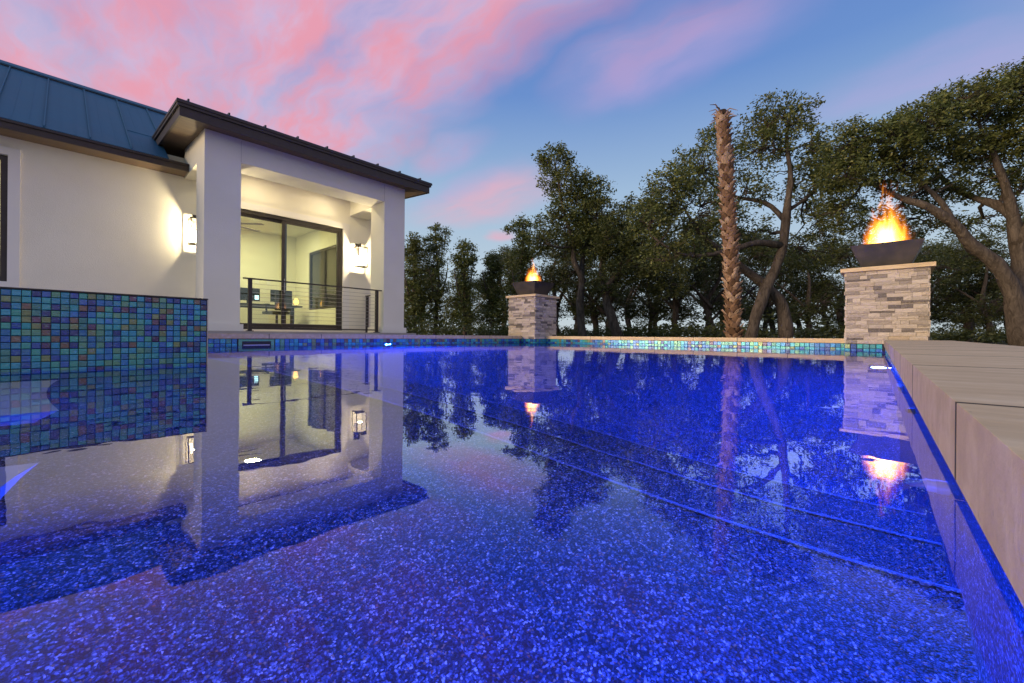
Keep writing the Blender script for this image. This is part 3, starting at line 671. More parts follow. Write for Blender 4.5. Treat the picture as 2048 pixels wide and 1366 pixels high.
# porch: slab, columns, beams, ceiling, roof
hb('porch_slab', 'concrete_slab', 1.35, 5.6, 8.16, YW, .121, .175)
CW, CD = .516, .575
for x0 in (1.577, 4.826):
    c = empty('column'); c.parent = H_
    bx('shaft', 'stucco', c, x0, x0+CW, 0, CD, .295, 3.50); bx('plinth', 'stucco', c, x0-.042, x0+CW+.042, -.042, CD+.042, .175, .295)
hb('beam', 'stucco', 1.577+CW, 4.826, YP+.003, YP+CD-.003, 3.073, 3.50)
hb('beam', 'stucco', 1.58, 1.577+CW-.003, YP+CD, YW, 3.06, 3.60); hb('beam', 'stucco', 4.829, 4.826+CW-.003, YP+CD, YW, 3.06, 3.60)
for i in range(9): hb('ceiling_board', 'soffit_wood', 2.0, 4.9, YP+CD-.02+i*.117, YP+CD+.092+i*.117, 3.43, 3.452)
for lx in (2.75, 4.15):
    MB().tube([(lx, 1.0, 3.4295), (lx, 1.0, 3.42)], .07, 18).build('ceiling_lamp', 'ceiling_lamp', H_)
    l = bpy.data.lights.new('porch_light', 'AREA'); l.shape = 'DISK'; l.size = .14; l.energy = 10; l.color = (1, .82, .52)
    lo = bpy.data.objects.new('porch_light', l); COL.objects.link(lo); lo.parent = H_; lo.location = (lx, 1.0, 3.415)
for xj in (2.093, 4.826): hb('control_joint', 'concrete_slab', xj-.002, xj+.002, YP-.0015, YP+.002, 3.08, 3.44)
# porch roof slab, sloped gently up to the back
RY0, RY1, RX0, RX1, SL = 7.966, 10.75, 1.205, 5.80, .085
pr = empty('porch_roof'); pr.parent = H_
def sl(y): return SL*(y-RY0)
def slab(name, material, x0, x1, y0, y1, z0, z1):
    q = MB(); ya, yb = y0-YP, y1-YP
    v = [(x0, ya, z0+sl(y0)), (x1, ya, z0+sl(y0)), (x1, yb, z0+sl(y1)), (x0, yb, z0+sl(y1)), (x0, ya, z1+sl(y0)), (x1, ya, z1+sl(y0)), (x1, yb, z1+sl(y1)), (x0, yb, z1+sl(y1))]
    q.add(v, [(0, 3, 2, 1), (4, 5, 6, 7), (0, 1, 5, 4), (1, 2, 6, 5), (2, 3, 7, 6), (3, 0, 4, 7)]); return q.build(name, material, pr)
slab('soffit', 'soffit_wood', RX0+.03, RX1-.03, RY0+.03, RY1, 3.445, 3.46)
slab('fascia', 'fascia', RX0, RX1, RY0, RY0+.028, 3.43, 3.575); slab('fascia', 'fascia', RX0, RX0+.028, RY0+.03, RY1, 3.43, 3.575); slab('fascia', 'fascia', RX1-.028, RX1, RY0+.03, RY1, 3.43, 3.575)
slab('fascia_cap', 'fascia', RX0-.028, RX1+.035, RY0-.022, RY0+.026, 3.577, 3.622); slab('fascia_cap', 'fascia', RX0-.028, RX0+.03, RY0+.028, RY1, 3.577, 3.622); slab('fascia_cap', 'fascia', RX1-.03, RX1+.035, RY0+.028, RY1, 3.577, 3.622)
slab('drip_edge', 'bronze', RX0-.04, RX1+.055, RY0-.035, RY1, 3.624, 3.664)
slab('panel_deck', 'roof_metal', RX0-.035, RX1+.05, RY0-.03, RY1, 3.666, 3.674)
for i in range(9): xx_ = 1.31+.5285*i; slab('seam', 'bronze', xx_-.011, xx_+.011, RY0-.03, RY1, 3.675, 3.712)
# main roof
mr = empty('roof'); mr.parent = H_
EY, EZ, RYR, RZR = 9.46, 3.222, 12.6, 5.272
k_ = (RZR-EZ)/(RYR-EY)
def roofq(name, material, x0, x1, y0, y1, off, th_, par):
    q = MB(); z = lambda y: EZ+(y-EY)*k_
    v = [(x, y-YP, z(y)+off+t_) for t_ in (0, th_) for x, y in ((x0, y0), (x1, y0), (x1, y1), (x0, y1))]
    q.add(v, [(0, 3, 2, 1), (4, 5, 6, 7), (0, 1, 5, 4), (1, 2, 6, 5), (2, 3, 7, 6), (3, 0, 4, 7)]); return q.build(name, material, par)
seams = [-.179+.4915*i for i in range(-9, 12)]
for a, b_ in zip(seams[:-1], seams[1:]):
    if b_ > 5.7: break
    ys_ = EY if a < 1.29 else 10.2
    pn = roofq('panel', 'roof_metal', a+.004, min(b_-.004, 1.57) if a < 1.29 else b_-.004, ys_, RYR, -.012, .010, mr)
    for s_ in (.33, .66): roofq('rib', 'roof_metal', a+.4915*s_-.012, a+.4915*s_+.012, ys_+.01, RYR-.1, -.0019, .003, pn)
    roofq('seam', 'roof_metal', a-.009, a+.009, ys_-.004, RYR-.06, -.001, .034, mr)
roofq('flashing', 'roof_metal', .802+.012, 1.2935-.012, 10.46, 10.49, -.0015, .012, mr)
roofq('ridge_cap', 'roof_metal', seams[0], 5.7, RYR-.16, RYR+.02, .036, .02, mr)
bk_ = MB(); xs0, xs1 = seams[0], 5.7
bk_.quad((xs0, RYR-YP, RZR), (xs1, RYR-YP, RZR), (xs1, 16.2-YP, 3.0), (xs0, 16.2-YP, 3.0)); bk_.build('rear_slope', 'roof_metal', mr)
gb = MB()
for xx_ in (xs0+.25, 5.05): gb.prism([(YW+.05-YP, 3.05), (15.2-YP, 3.05), (RYR-YP, RZR-.08)], xx_, xx_+.15, 'x')
gb.build('gable', 'stucco', mr)
hb('fascia', 'fascia', seams[0], 1.572, EY, EY+.03, 3.07, 3.165); hb('fascia_cap', 'fascia', seams[0], 1.572, EY-.02, EY+.028, 3.167, 3.203)
hb('soffit', 'soffit_wood', seams[0], 1.572, EY+.032, YW-.001, 3.085, 3.10)
# ------------------------------------------------------------------ railing
def rail_run(name, label, p0, p1, posts, zbase=.176, top=1.118, ncab=10):
    p0, p1 = Vector(p0), Vector(p1); u = (p1-p0); L = u.length; ang = math.atan2(u.y, u.x)
    e = empty(name, (p0.x, p0.y, zbase), ang); tag(e, label, 'railing'); h = top-zbase
    bx('top_rail', 'rail_metal', e, -.0, L, -.025, .025, h-.022, h)
    bx('bottom_rail', 'rail_metal', e, posts[0], posts[-1], -.012, .012, .045, .07)
    for px_ in posts:
        bx('post', 'rail_metal', e, px_-.028, px_+.028, -.028, .028, .012, h-.0225); bx('base_plate', 'rail_metal', e, px_-.05, px_+.05, -.05, .05, 0, .012)
    for i in range(ncab):
        z_ = .07+(h-.092)*(i+1)/(ncab+1)
        MB().tube([(posts[0], 0, z_), (posts[-1], 0, z_)], .0035, 6).build('cable', 'steel', e)
rail_run('cable_railing', 'dark cable railing across the porch front', (2.165, YP+.1, 0), (4.828, YP+.1, 0), [.105, 2.55])
rail_run('cable_railing', 'dark cable railing closing the porch side behind the column', (5.25, YW-.05, 0), (5.25, YP+CD+.05, 0), [.06, .9])
# ------------------------------------------------------------------ wall lanterns
def lantern(x, label):
    e = empty('wall_lantern', (x, YW, 1.80)); tag(e, label, 'lantern', 'wall lanterns beside the porch')
    a = .125; y1 = -.07; y0 = y1-.22; h0, h1 = .02, .47
    bx('back_plate', 'bronze', e, -.055, .055, -.018, 0, .30, .60)
    bx('arm', 'bronze', e, -.012, .012, -.17, -.018, .565, .59); bx('arm', 'bronze', e, -.012, .012, -.172, -.148, .49, .565)
    bx('hood', 'bronze', e, -a-.012, a+.012, y0-.012, y1+.012, h1, h1+.028); bx('tray', 'bronze', e, -a-.006, a+.006, y0-.006, y1+.006, h0-.02, h0)
    for i in (-1, 1):
        for yy in (y0, y1): bx('corner_bar', 'bronze', e, i*a-.009, i*a+.009, yy-.009, yy+.009, h0, h1)
    bx('glass', 'lantern_glass', e, -a+.006, a-.006, y0-.001, y0+.001, h0, h1); bx('glass', 'lantern_glass', e, -a+.006, a-.006, y1-.001, y1+.001, h0, h1)
    for i in (-1, 1): bx('glass', 'lantern_glass', e, i*a-.001, i*a+.001, y0+.006, y1-.006, h0, h1)
    for i in (-.06, 0, .06):
        c = MB().tube([(i, (y0+y1)/2, h0), (i, (y0+y1)/2, h0+.13)], .011, 10).build('candle_sleeve', 'trim_white', e)
        MB().tube([(i, (y0+y1)/2, h0+.13), (i, (y0+y1)/2, h0+.19), (i, (y0+y1)/2, h0+.27)], [.013, .019, .004], 10).build('bulb', 'bulb', e)
    l = bpy.data.lights.new('lantern_light', 'POINT'); l.energy = 150; l.color = (1, .82, .50); l.shadow_soft_size = .03
    lo = bpy.data.objects.new('lantern_light', l); COL.objects.link(lo); lo.parent = e; lo.location = (0, (y0+y1)/2, h0+.22)
lantern(5.03, 'glowing glass wall lantern between the sliding door and the right column')
lantern(1.76, 'glowing glass wall lantern half hidden behind the porch column')
# ------------------------------------------------------------------ room contents
dk = empty('desk', (3.45, 12.55, .215)); tag(dk, 'dark standing desk with slim legs in the lit room', 'desk')
bx('desk_top', 'desk_top', dk, -1.0, 1.15, -.35, .35, .66, .70, bevel=.006)
for x_ in (-.85, 1.0):
    bx('leg', 'black_plastic', dk, x_-.045, x_+.045, -.035, .035, .03, .66); bx('foot', 'black_plastic', dk, x_-.04, x_+.04, -.33, .33, 0, .03)
bx('crossbar', 'black_plastic', dk, -.8, .95, -.02, .02, .60, .64)
def monitor(x, y, wd, rz, label, lit=False):
    e = empty('monitor', (x, y, .916), rz); tag(e, label, 'monitor', 'monitors on the desk')
    bx('screen', 'monitor_face', e, -wd/2, wd/2, -.015, .015, .09, .42, bevel=.004); bx('stand', 'black_plastic', e, -.02, .02, .0155, .03, .008, .2); bx('base', 'black_plastic', e, -.11, .11, -.07, .09, 0, .008)
    if lit: bx('lit_window', 'screen', e, wd/2-.12, wd/2-.03, -.017, -.0155, .13, .24)
monitor(3.35, 12.55, .56, .0, 'black monitor with a bright patch on the left of the desk', True); monitor(4.15, 12.5, .56, .05, 'black monitor behind the office chair')
oc_ = empty('office_chair', (3.86, 11.95, .215), .25); tag(oc_, 'grey mesh office chair turned towards the desk', 'chair')
bx('seat', 'chair_grey', oc_, -.25, .25, -.24, .24, .43, .50, bevel=.02)
q = MB(); pts = [(.0, .5), (.01, .75), (-.02, 1.0)]
MB().box(-.23, .23, -.30, -.265, .52, 1.0).build('backrest', 'chair_grey', oc_, bevel=.015)
bx('spine', 'black_plastic', oc_, -.03, .03, -.33, -.302, .40, .8); MB().tube([(0, 0, .1), (0, 0, .428)], .03, 10).build('gas_lift', 'black_plastic', oc_)
for i in range(5):
    a = i*2*math.pi/5; ca, sa = math.cos(a), math.sin(a); l_ = MB().tube([(0, 0, .11), (ca*.3, sa*.3, .075)], [.025, .018], 8).build('leg', 'black_plastic', oc_)
    MB().tube([(ca*.3-sa*.02, sa*.3+ca*.02, .03), (ca*.3+sa*.02, sa*.3-ca*.02, .03)], .03, 10).build('caster', 'black_plastic', l_)
for i in (-1, 1): bx('armrest', 'black_plastic', oc_, i*.29-.03, i*.29+.03, -.12, .16, .66, .69, bevel=.01); bx('arm_post', 'black_plastic', oc_, i*.275-.012, i*.275+.012, -.02, .03, .46, .659)
tl_ = empty('table_lamp', (4.52, 12.45, .916)); tag(tl_, 'small amber glass lamp on the desk end', 'lamp')
MB().tube([(0, 0, 0), (0, 0, .012), (0, 0, .02), (0, 0, .04)], [.05, .05, .015, .015], 14).build('base', 'black_plastic', tl_)
MB().tube([(0, 0, .04), (0, 0, .09), (0, 0, .16), (0, 0, .22)], [.03, .065, .06, .03], 14).build('globe', 'lamp_glow', tl_, smooth=True)
fn = empty('ceiling_fan', (2.62, 11.65, 3.05)); tag(fn, 'dark ceiling fan with flat blades in the lit room', 'fan')
MB().tube([(0, 0, 0), (0, 0, -.04)], .07, 14).build('canopy', 'black_plastic', fn); MB().tube([(0, 0, -.04), (0, 0, -.24)], .014, 8).build('downrod', 'black_plastic', fn)
MB().tube([(0, 0, -.24), (0, 0, -.26), (0, 0, -.34), (0, 0, -.36)], [.06, .1, .1, .06], 16).build('motor', 'black_plastic', fn)
for i in range(6):
    b_ = MB().box(.09, .85, -.06, .06, -.309, -.297).build('blade', 'bronze', fn); b_.rotation_euler = (0, 0, .35+i*math.pi/3)
for i, x_ in enumerate((3.45, 3.75)):
    o = empty('wall_outlet', (x_+.35, YB-.001, 1.62)); tag(o, ('small white switch plate above the chair on the room back wall', 'small white switch plate nearer the room corner')[i], 'switch plate', 'switch plates on the room wall')
    bx('plate', 'outlet_white', o, -.05, .05, -.01, 0, -.06, .06, bevel=.003); bx('toggle', 'outlet_white', o, -.012, .012, -.016, -.0101, -.02, .02)

# ------------------------------------------------------------------ trees
def leaf_mesh(name, centers, rads, per, size, rng, flat=.65):
    n = len(centers); N = n*per
    c = np.repeat(np.asarray(centers), per, 0); r = np.repeat(np.asarray(rads), per)
    off = rng.normal(size=(N, 3)); off /= np.linalg.norm(off, axis=1)[:, None]; off *= (rng.random(N)**.45*r)[:, None]; off[:, 2] *= flat
    p = c+off
    d = rng.normal(size=(N, 3)); d[:, 2] *= .6; d /= np.linalg.norm(d, axis=1)[:, None]
    nn = rng.normal(size=(N, 3))+np.array([0, 0, .7]); s = np.cross(d, nn); s /= np.linalg.norm(s, axis=1)[:, None]+1e-9
    L = size*(.6+.8*rng.random(N)); Wd = L*(.34+.16*rng.random(N))
    v = np.empty((N, 4, 3)); v[:, 0] = p; v[:, 1] = p+d*(L*.5)[:, None]+s*(Wd*.5)[:, None]; v[:, 2] = p+d*L[:, None]; v[:, 3] = p+d*(L*.5)[:, None]-s*(Wd*.5)[:, None]
    me = bpy.data.meshes.new(name); me.vertices.add(N*4); me.vertices.foreach_set('co', v.ravel())
    me.loops.add(N*4); me.loops.foreach_set('vertex_index', np.arange(N*4, dtype=np.int32))
    me.polygons.add(N); me.polygons.foreach_set('loop_start', np.arange(0, N*4, 4, dtype=np.int32))
    try: me.polygons.foreach_set('loop_total', np.full(N, 4, dtype=np.int32))
    except Exception: pass
    me.update(calc_edges=True); return me
def wiggle(p0, p1, n, amp, rng):
    p0, p1 = np.asarray(p0, float), np.asarray(p1, float); L = np.linalg.norm(p1-p0)
    out = []
    for i in range(n+1):
        f = i/n; out.append(p0+(p1-p0)*f+rng.normal(size=3)*amp*L*math.sin(math.pi*min(f, .95)))
    out[0] = p0; return out
def make_tree(name, base, limbs, lobes, seed, leaf, leafmat_, per=36, crad=.26, twig_every=2, reach=1.6):
    """limbs: list of (points, radii) in world coords; lobes: list of (center, (rx,ry,rz), n_clusters)"""
    rng = np.random.default_rng(seed); base = np.asarray(base, float)
    e = empty(name, tuple(base)); wood = MB(); nodes = []
    for pts, rads in limbs:
        dense = []; dr_ = []
        for i in range(len(pts)-1):
            a, b_ = np.asarray(pts[i], float), np.asarray(pts[i+1], float); k = max(2, int(np.linalg.norm(b_-a)/.25))
            for j in range(k): f = j/k; dense.append(a+(b_-a)*f+rng.normal(size=3)*min(.035, rads[i]*.28)); dr_.append(rads[i]+(rads[i+1]-rads[i])*f)
        dense.append(np.asarray(pts[-1], float)); dr_.append(rads[-1])
        sm = [dense[0]]+[(dense[i-1]+2*dense[i]+dense[i+1])/4 for i in range(1, len(dense)-1)]+[dense[-1]]
        wood.tube([tuple(q-base) for q in sm], [r*(1+rng.uniform(-.13, .13)) for r in dr_], 9)
        nodes += [(q, r) for q, r in zip(sm, dr_)]
    npos = np.array([q for q, r in nodes]); nrad = np.array([r for q, r in nodes]); zmin = npos[:, 2].min()
    ok = npos[:, 2] > zmin+.35*(npos[:, 2].max()-zmin)*.6
    npos2 = npos[ok]; nrad2 = nrad[ok]
    cs = []; cr = []
    for c, r, k in lobes:
        c = np.asarray(c, float); r = np.asarray(r, float); us = rng.normal(size=(k, 3)); us /= np.linalg.norm(us, axis=1)[:, None]
        rr_ = (.35+.65*rng.random(k)**.5)
        pts = c+us*rr_[:, None]*r
        order = rng.permutation(k)
        # secondary limb into every lobe
        i0 = np.argmin(np.linalg.norm(npos2-c, axis=1)); sec = wiggle(npos2[i0], c+us[0]*r*.3, 6, .05, rng); r0 = min(nrad2[i0]*.6, .06)
        wood.tube([tuple(q-base) for q in sec], np.linspace(r0, .012, 7), 6, False)
        sn = np.array(sec[1:])
        for ii, q in enumerate(pts):
            cs.append(q); cr.append(crad*(.6+.8*rng.random()))
            if ii % twig_every == 0:
                allp = np.vstack([npos2, sn]); dd = np.linalg.norm(allp-q, axis=1); i1 = np.argmin(dd)
                if dd[i1] < reach:
                    tw = wiggle(allp[i1], q, 4, .07, rng); wood.tube([tuple(t_-base) for t_ in tw], np.linspace(.016, .004, 5), 4, False)
    wo_ = wood.build('trunk', 'bark', e, smooth=True)
    keep = rng.random(len(cs)) > .16; cs = np.array(cs)[keep]; cr = np.array(cr)[keep]*.88
    me = leaf_mesh('crown', np.array(cs)-base, cr, per, leaf, rng); link('crown', me, leafmat_, e)
    return e
def lim(D, pts, r0, r1, dz=0.0, seed=0):
    rg = random.Random(seed+len(pts)); n = len(pts); P = []
    for i, q in enumerate(pts): P.append(np.array(at(q[0], q[1], D+(q[2] if len(q) > 2 else 0))))
    return (P, list(np.linspace(r0, r1, n)))
def lobe(D, px, py, rx, rz, k, ry=None, dd=0):
    D = D+dd; s = D/FPX; c = np.array(at(px, py, D)); rxx = rx*s; return (c, (rxx, (ry or rxx*1.0), rz*s), k)
def gbase(D, px, py=676): p = at(px, py, D); return (p.x, p.y, -.02)
# twin trunk oak behind the palm
D = 11.0; B = gbase(D, 1504)
make_tree('oak_tree', B, [lim(D, [(1502, 684), (1506, 640), (1540, 568), (1563, 503), (1571, 443), (1578, 393), (1582, 340), (1570, 280), (1580, 230)], .17, .03),
    lim(D, [(1574, 684, .3), (1566, 610, .3), (1542, 578, .25), (1510, 553, .2), (1479, 530), (1440, 500, -.2), (1400, 470, -.4), (1370, 420, -.5)], .18, .03),
    lim(D, [(1562, 490), (1517, 482, -.3), (1479, 496, -.5), (1430, 508, -.7), (1388, 515, -.8), (1340, 500, -.9), (1300, 470, -1)], .09, .02),
    lim(D, [(1571, 440), (1540, 412, .3), (1517, 400, .4), (1479, 397, .6), (1430, 380, .7), (1400, 340, .8)], .08, .02),
    lim(D, [(1575, 420), (1610, 400, .2), (1640, 370, .3), (1660, 350, .4)], .06, .015)],
    [lobe(D, 1555, 235, 62, 42, 95), lobe(D, 1520, 300, 58, 45, 80), lobe(D, 1605, 290, 55, 50, 80), lobe(D, 1400, 330, 62, 50, 100, dd=.4), lobe(D, 1340, 385, 62, 45, 95, dd=-.5), lobe(D, 1300, 440, 50, 42, 70, dd=-.7),
     lobe(D, 1400, 430, 75, 50, 100, dd=-.4), lobe(D, 1480, 390, 55, 45, 60, dd=.5), lobe(D, 1620, 370, 50, 55, 70, dd=.3), lobe(D, 1350, 510, 70, 40, 70, dd=-.5), lobe(D, 1640, 450, 50, 45, 60, dd=.4), lobe(D, 1500, 470, 60, 30, 40, dd=.6), lobe(D, 1665, 330, 50, 45, 70, dd=.9), lobe(D, 1610, 500, 55, 40, 50, dd=1.2), lobe(D, 1430, 270, 34, 24, 30, dd=.6)], 21, .085, 'leaf_oak', per=38, crad=.26)
tag(bpy.data.objects['oak_tree'], 'twin trunked leaning oak standing right behind the palm trunk', 'tree')
# large spreading oak behind the flaming pillar
D = 9.2; B = gbase(D, 2036, 700)
o = make_tree('oak_tree', B, [lim(D, [(2040, 700), (2034, 640), (2022, 590), (2000, 540), (1971, 502), (1937, 480), (1902, 446), (1876, 424), (1842, 407, .1), (1800, 395, .3), (1750, 372, .5), (1715, 350, .6)], .20, .03),
    lim(D, [(2030, 610, .1), (2044, 540, .3), (2034, 489, .3), (2028, 428, .3), (2010, 370, .3), (1985, 310, .2), (1960, 250, .1)], .18, .03),
    lim(D, [(2028, 435, .3), (1989, 408, .6), (1950, 400, .9), (1910, 380, 1.2), (1870, 340, 1.4), (1830, 300, 1.4)], .11, .02),
    lim(D, [(2034, 489, .3), (2075, 440, 0), (2110, 380, -.3), (2120, 300, -.4), (2090, 220, -.4)], .12, .03),
    lim(D, [(1902, 446), (1885, 405, .3), (1850, 372, .6), (1800, 335, .8), (1745, 318, .8), (1700, 300, .8)], .07, .015)],
    [lobe(D, 1930, 205, 70, 42, 150), lobe(D, 2020, 180, 60, 48, 130), lobe(D, 1850, 245, 65, 42, 150), lobe(D, 1770, 285, 60, 40, 130), lobe(D, 1700, 290, 45, 45, 90), lobe(D, 1690, 350, 50, 40, 80), lobe(D, 1780, 350, 70, 38, 120, dd=.5), lobe(D, 1880, 310, 75, 45, 150, dd=.6), lobe(D, 1980, 280, 70, 55, 160, dd=.5),
     lobe(D, 2070, 260, 70, 70, 140), lobe(D, 1960, 365, 70, 35, 90, dd=.9), lobe(D, 1870, 385, 60, 26, 60, dd=1.1), lobe(D, 2060, 370, 60, 50, 80, dd=.6), lobe(D, 1680, 420, 45, 40, 60, dd=.8), lobe(D, 1960, 450, 55, 30, 40, dd=1.4), lobe(D, 1840, 445, 60, 26, 50, dd=1.7), lobe(D, 1750, 440, 60, 36, 70, dd=1.6), lobe(D, 2080, 160, 60, 40, 70)], 33, .075, 'leaf_oak', per=38, crad=.21)
tag(o, 'large spreading oak with thick arched limb behind the flaming pillar', 'tree')
# tall slender oak left of centre
D = 15.0; B = gbase(D, 1164)
o = make_tree('oak_tree', B, [lim(D, [(1165, 682), (1160, 618), (1164, 557), (1158, 541), (1144, 520), (1147, 492), (1141, 464), (1126, 418), (1118, 370), (1110, 330)], .15, .03),
    lim(D, [(1164, 560), (1166, 511, .3), (1167, 480, .4), (1178, 452, .5), (1170, 410, .4), (1150, 370, .2), (1140, 340)], .10, .02),
    lim(D, [(1147, 492), (1125, 496, -.3), (1105, 492, -.5), (1095, 488, -.6)], .04, .015), lim(D, [(1166, 500, .3), (1190, 470, .6), (1205, 430, .8), (1200, 390, .8)], .06, .015)],
    [lobe(D, 1108, 320, 34, 26, 70), lobe(D, 1130, 370, 55, 34, 110), lobe(D, 1180, 385, 40, 34, 80), lobe(D, 1190, 440, 48, 45, 110), lobe(D, 1125, 450, 58, 40, 100), lobe(D, 1085, 480, 30, 26, 40), lobe(D, 1210, 500, 42, 45, 80), lobe(D, 1145, 420, 50, 30, 70), lobe(D, 1165, 480, 40, 28, 40)], 45, .105, 'leaf_oak', per=34, crad=.29)
tag(o, 'tall slender oak with open crown right of the porch side pillar', 'tree')
D = 14.0; B = gbase(D, 1238)
o = make_tree('oak_tree', B, [lim(D, [(1238, 682), (1221, 627), (1209, 587), (1222, 560), (1237, 544), (1262, 520), (1290, 480), (1300, 440)], .17, .03), lim(D, [(1209, 590), (1200, 550, .3), (1205, 500, .4), (1215, 450, .5)], .09, .02), lim(D, [(1237, 544), (1250, 500, .5), (1255, 450, .8), (1262, 410, 1)], .08, .02)],
    [lobe(D, 1265, 430, 42, 36, 80), lobe(D, 1300, 470, 48, 40, 90), lobe(D, 1230, 480, 42, 42, 90), lobe(D, 1280, 530, 60, 40, 110), lobe(D, 1220, 560, 45, 35, 60), lobe(D, 1330, 560, 50, 42, 70)], 57, .10, 'leaf_dark', per=40, crad=.30)
tag(o, 'crooked oak with a leaning trunk between the slender oak and the palm', 'tree')
# row of young upright oaks beside the porch
specs = [(18.0, 828, 470, 26, 61), (18.5, 868, 452, 30, 62), (17.5, 930, 482, 28, 63), (18.2, 985, 505, 26, 64), (16.5, 1046, 440, 34, 65)]
for (D, px, ytop, rad, sd) in specs:
    B = gbase(D, px); rg = random.Random(sd); dxp = rg.uniform(-12, 12)
    L = [lim(D, [(px, 680), (px+dxp*.4, 620), (px+dxp, 560), (px+dxp*.5, (ytop+560)/2), (px+dxp*.3, ytop+12)], .10, .015), lim(D, [(px+dxp*.5, 610), (px+dxp+14, 560, .4), (px+dxp+18, 525, .6)], .05, .012), lim(D, [(px+dxp*.5, 620), (px+dxp-14, 575, -.4), (px+dxp-20, 540, -.5)], .05, .012)]
    lb = []
    hh = 660-ytop
    for i in range(7):
        f = i/6; yy = ytop+14+f*(hh-40); rw = rad*(.42+.75*f**.7); lb.append(lobe(D, px+dxp*(1-f)*.4+rg.uniform(-rad*.45, rad*.45)*f, yy, rw, hh*.10, int(26+44*f)))
    for i in range(4): lb.append(lobe(D, px+rg.uniform(-rad*.8, rad*.8), ytop+rg.uniform(10, 50), 7, 16, 9))
    o = make_tree('oak_tree', B, L, lb, sd, .105, 'leaf_oak', per=30, crad=.27)
    tag(o, {61: 'young upright oak half hidden by the right porch column', 62: 'tallest spire shaped young oak next to the porch column', 63: 'young upright oak midway between the porch column and corner pillar', 64: 'short young oak just beside the corner pillar', 65: 'bushy young oak rising behind the smaller flame'}[sd], 'tree', 'young oaks in the row beside the porch')
# generic background oaks: four shapes, copied
protos = []
for i in range(4):
    rg = random.Random(100+i); h = 5.2+i*.4
    limbs = [([np.array((0, 0, -.05)), np.array((rg.uniform(-.2, .2), .1, 1.0)), np.array((rg.uniform(-.4, .4), rg.uniform(-.3, .3), 2.0)), np.array((rg.uniform(-.5, .5), rg.uniform(-.4, .4), 3.4)), np.array((rg.uniform(-.6, .6), 0, h-.5))], [.17, .14, .11, .07, .02])]
    for k in range(4):
        a = k*1.6+rg.random(); limbs.append(([np.array((0, 0, 1.1+.3*k)), np.array((math.cos(a)*.7, math.sin(a)*.7, 1.9+.3*k)), np.array((math.cos(a)*1.5, math.sin(a)*1.5, 2.7+.3*k))], [.08, .055, .02]))
    lobes = []
    for k in range(11):
        a = k*2.4; zz_ = 1.3+(h-1.6)*((k*.37+.1) % 1); ra = 1.35*(1-abs(zz_/h-.5)*.8); lobes.append((np.array((math.cos(a)*ra, math.sin(a)*ra, zz_)), (.95, .95, .62), 34))
    for k in range(4): lobes.append((np.array((rg.uniform(-.5, .5), rg.uniform(-.5, .5), h-.35-.2*k)), (.5, .5, .42), 18))
    o = make_tree('oak_tree', (0, 0, 0), limbs, lobes, 100+i, .115, 'leaf_dark', per=27, crad=.31); protos.append(o)
spots = []
rg = random.Random(5)
for px in range(1110, 2200, 62): spots.append((px+rg.uniform(-20, 20), rg.uniform(17, 21), rg.uniform(.72, .98)))
for px in range(800, 2250, 66): spots.append((px+rg.uniform(-20, 20), rg.uniform(24, 31), rg.uniform(.85, 1.15)))
for i, (px, D, s) in enumerate(spots):
    src = protos[i % 4]; B = gbase(D, px)
    if i < 4: o = src
    else:
        o = src.copy(); COL.objects.link(o)
        for ch in src.children:
            c = ch.copy(); COL.objects.link(c); c.parent = o
    o.location = B; o.scale = (s*1.1, s*1.1, s); o.rotation_euler = (0, 0, rg.uniform(0, 6.28))
    if D < 22: tag(o, 'dark background oak in the thicket behind the front trees', 'tree', 'oaks in the thicket')
    else: tag(o, 'distant oak closing the far edge of the thicket', 'tree', 'far oaks at the edge of the thicket')
# low brush under the trees
bm_rng = np.random.default_rng(9); me_b = []
for i in range(3):
    n_ = 46; c = bm_rng.normal(size=(n_, 3))*np.array([.55, .55, .22]); c[:, 2] = np.abs(c[:, 2])+.12
    me_b.append(leaf_mesh('foliage', c, np.full(n_, .22), 34, .10, bm_rng))
i = 0
for px in range(800, 2150, 46):
    D = rg.uniform(13, 27); B = gbase(D, px+rg.uniform(-9, 9)); e = empty('brush_shrub', B, rg.uniform(0, 6)); sc_v = rg.uniform(.8, 1.7); e.scale = (sc_v, sc_v, sc_v*rg.uniform(.7, 1.1))
    tag(e, 'low dark brush growing under the oaks', 'shrub', 'brush under the oaks'); link('foliage', me_b[i % 3], 'leaf_dark', e); i += 1
    q = MB()
    for k in range(3): a = k*2.1; q.tube([(0, 0, 0), (math.cos(a)*.2, math.sin(a)*.2, .35)], [.02, .008], 5)
    if i <= 1: stm = q.mesh('stem'); stm.materials.append(MATS['bark'])
    link('stem', stm, None, e)

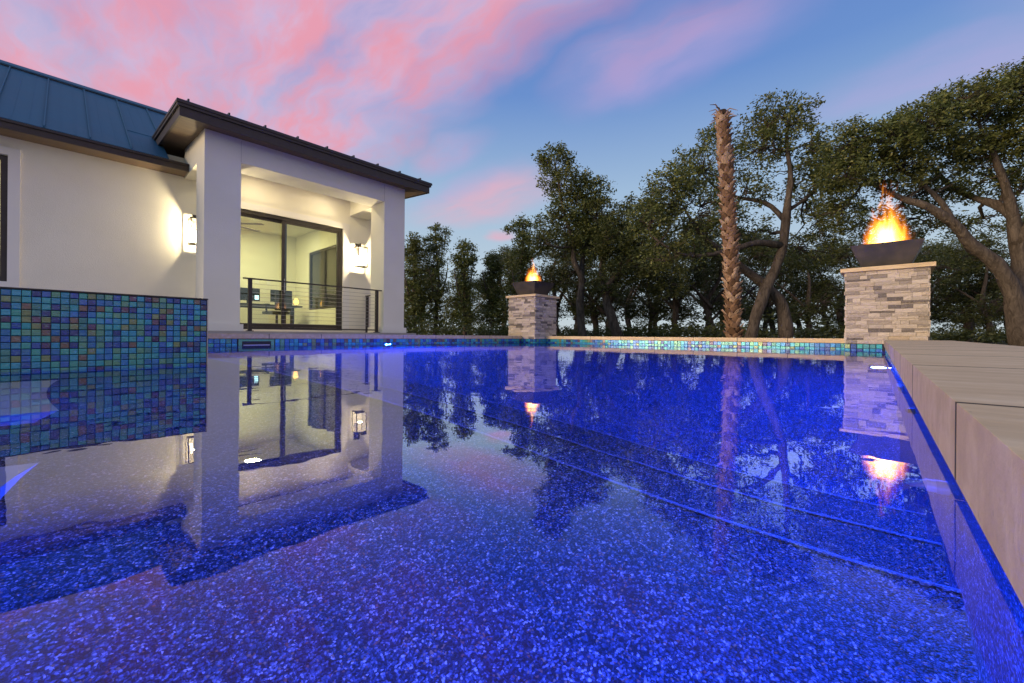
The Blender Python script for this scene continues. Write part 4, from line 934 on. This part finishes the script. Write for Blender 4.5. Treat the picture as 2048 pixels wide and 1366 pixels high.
# ------------------------------------------------------------------ palm trunk with cut leaf bases
D = 8.2; b0 = at(1468, 684, D); tp = at(1441, 222, D); b0.z = -.02
pm = empty('palm_tree', tuple(b0)); tag(pm, 'bare palm trunk covered in brown leaf bases with no fronds', 'palm')
dv = tp-b0; Lp = dv.length
def ax(f): return dv*f+Vector((.05*math.sin(f*3.0), -.03*math.sin(f*2.2), 0))
def pr_(f): return .104-.010*f-.010*max(0, f-.85)/.15 if f > .03 else .108
MB().tube([tuple(ax(i/24)) for i in range(25)], [pr_(i/24)*.9 for i in range(25)], 14).build('trunk', 'palm_core', pm, smooth=True)
def boot_mesh(seed):
    rg2 = random.Random(seed); q = MB(); wd = .052; ht = .115
    rows_ = [(0, wd, 0, .010), (.35, wd*1.05, .016, .034), (.7, wd*.85, .042, .058), (1.0, wd*.36, .066+rg2.uniform(-.010, .016), .080)]
    for f_, w_, o0, o1 in rows_:
        for s_ in (-1, -.35, .35, 1): q.v.append((s_*w_+rg2.uniform(-.006, .006), -(o1 if abs(s_) < 1 else o0), f_*ht+rg2.uniform(-.008, .008)))
    for r_ in range(3):
        for c_ in range(3): a = r_*4+c_; q.f.append((a, a+1, a+5, a+4))
    k0 = len(q.v); q.v += [(x_, y_+.014, z_) for x_, y_, z_ in q.v[:16]]
    for r_ in range(3):
        for c_ in range(3): a = k0+r_*4+c_; q.f.append((a, a+4, a+5, a+1))
    q.f += [(12, 13, k0+13, k0+12), (13, 14, k0+14, k0+13), (14, 15, k0+15, k0+14)]
    for r_ in range(3): q.f += [(r_*4, r_*4+4, k0+r_*4+4, k0+r_*4), (r_*4+3, k0+r_*4+3, k0+r_*4+7, r_*4+7)]
    me = q.mesh('leaf_base'); me.materials.append(MATS['palm_boot']); return me
bms = [boot_mesh(i) for i in range(6)]; NB = 300
for i in range(NB):
    f = (i+.5)/NB*.985; a = i*2.39996*1.0; c = ax(f); r_ = pr_(f)*.93
    o = bpy.data.objects.new('leaf_base', bms[i % 6]); COL.objects.link(o); o.parent = pm
    o.location = c+Vector((math.cos(a)*r_, math.sin(a)*r_, -.05)); s_ = random.uniform(.85, 1.2)*(1.05-.1*f); o.scale = (s_*1.08, s_, s_*random.uniform(.85, 1.15)); o.rotation_euler = (random.uniform(-.12, .15), random.uniform(-.12, .12), a+math.pi/2)
for i in range(16):
    a = random.uniform(0, 6.28); c = ax(random.uniform(.93, 1.0)); ln = random.uniform(.14, .30); up = random.uniform(.3, 1.0)
    d0 = Vector((math.cos(a), math.sin(a), 0)); p0 = c+d0*.05; p1 = p0+d0*.09+Vector((0, 0, ln*up*.7)); p2 = p1+d0*ln*.5+Vector((0, 0, ln*(up-.75)*.5))
    o = MB().tube([tuple(p0), tuple(p1), tuple(p2)], [.016, .011, .004], 5).build('frond_stub', 'palm_boot', pm)
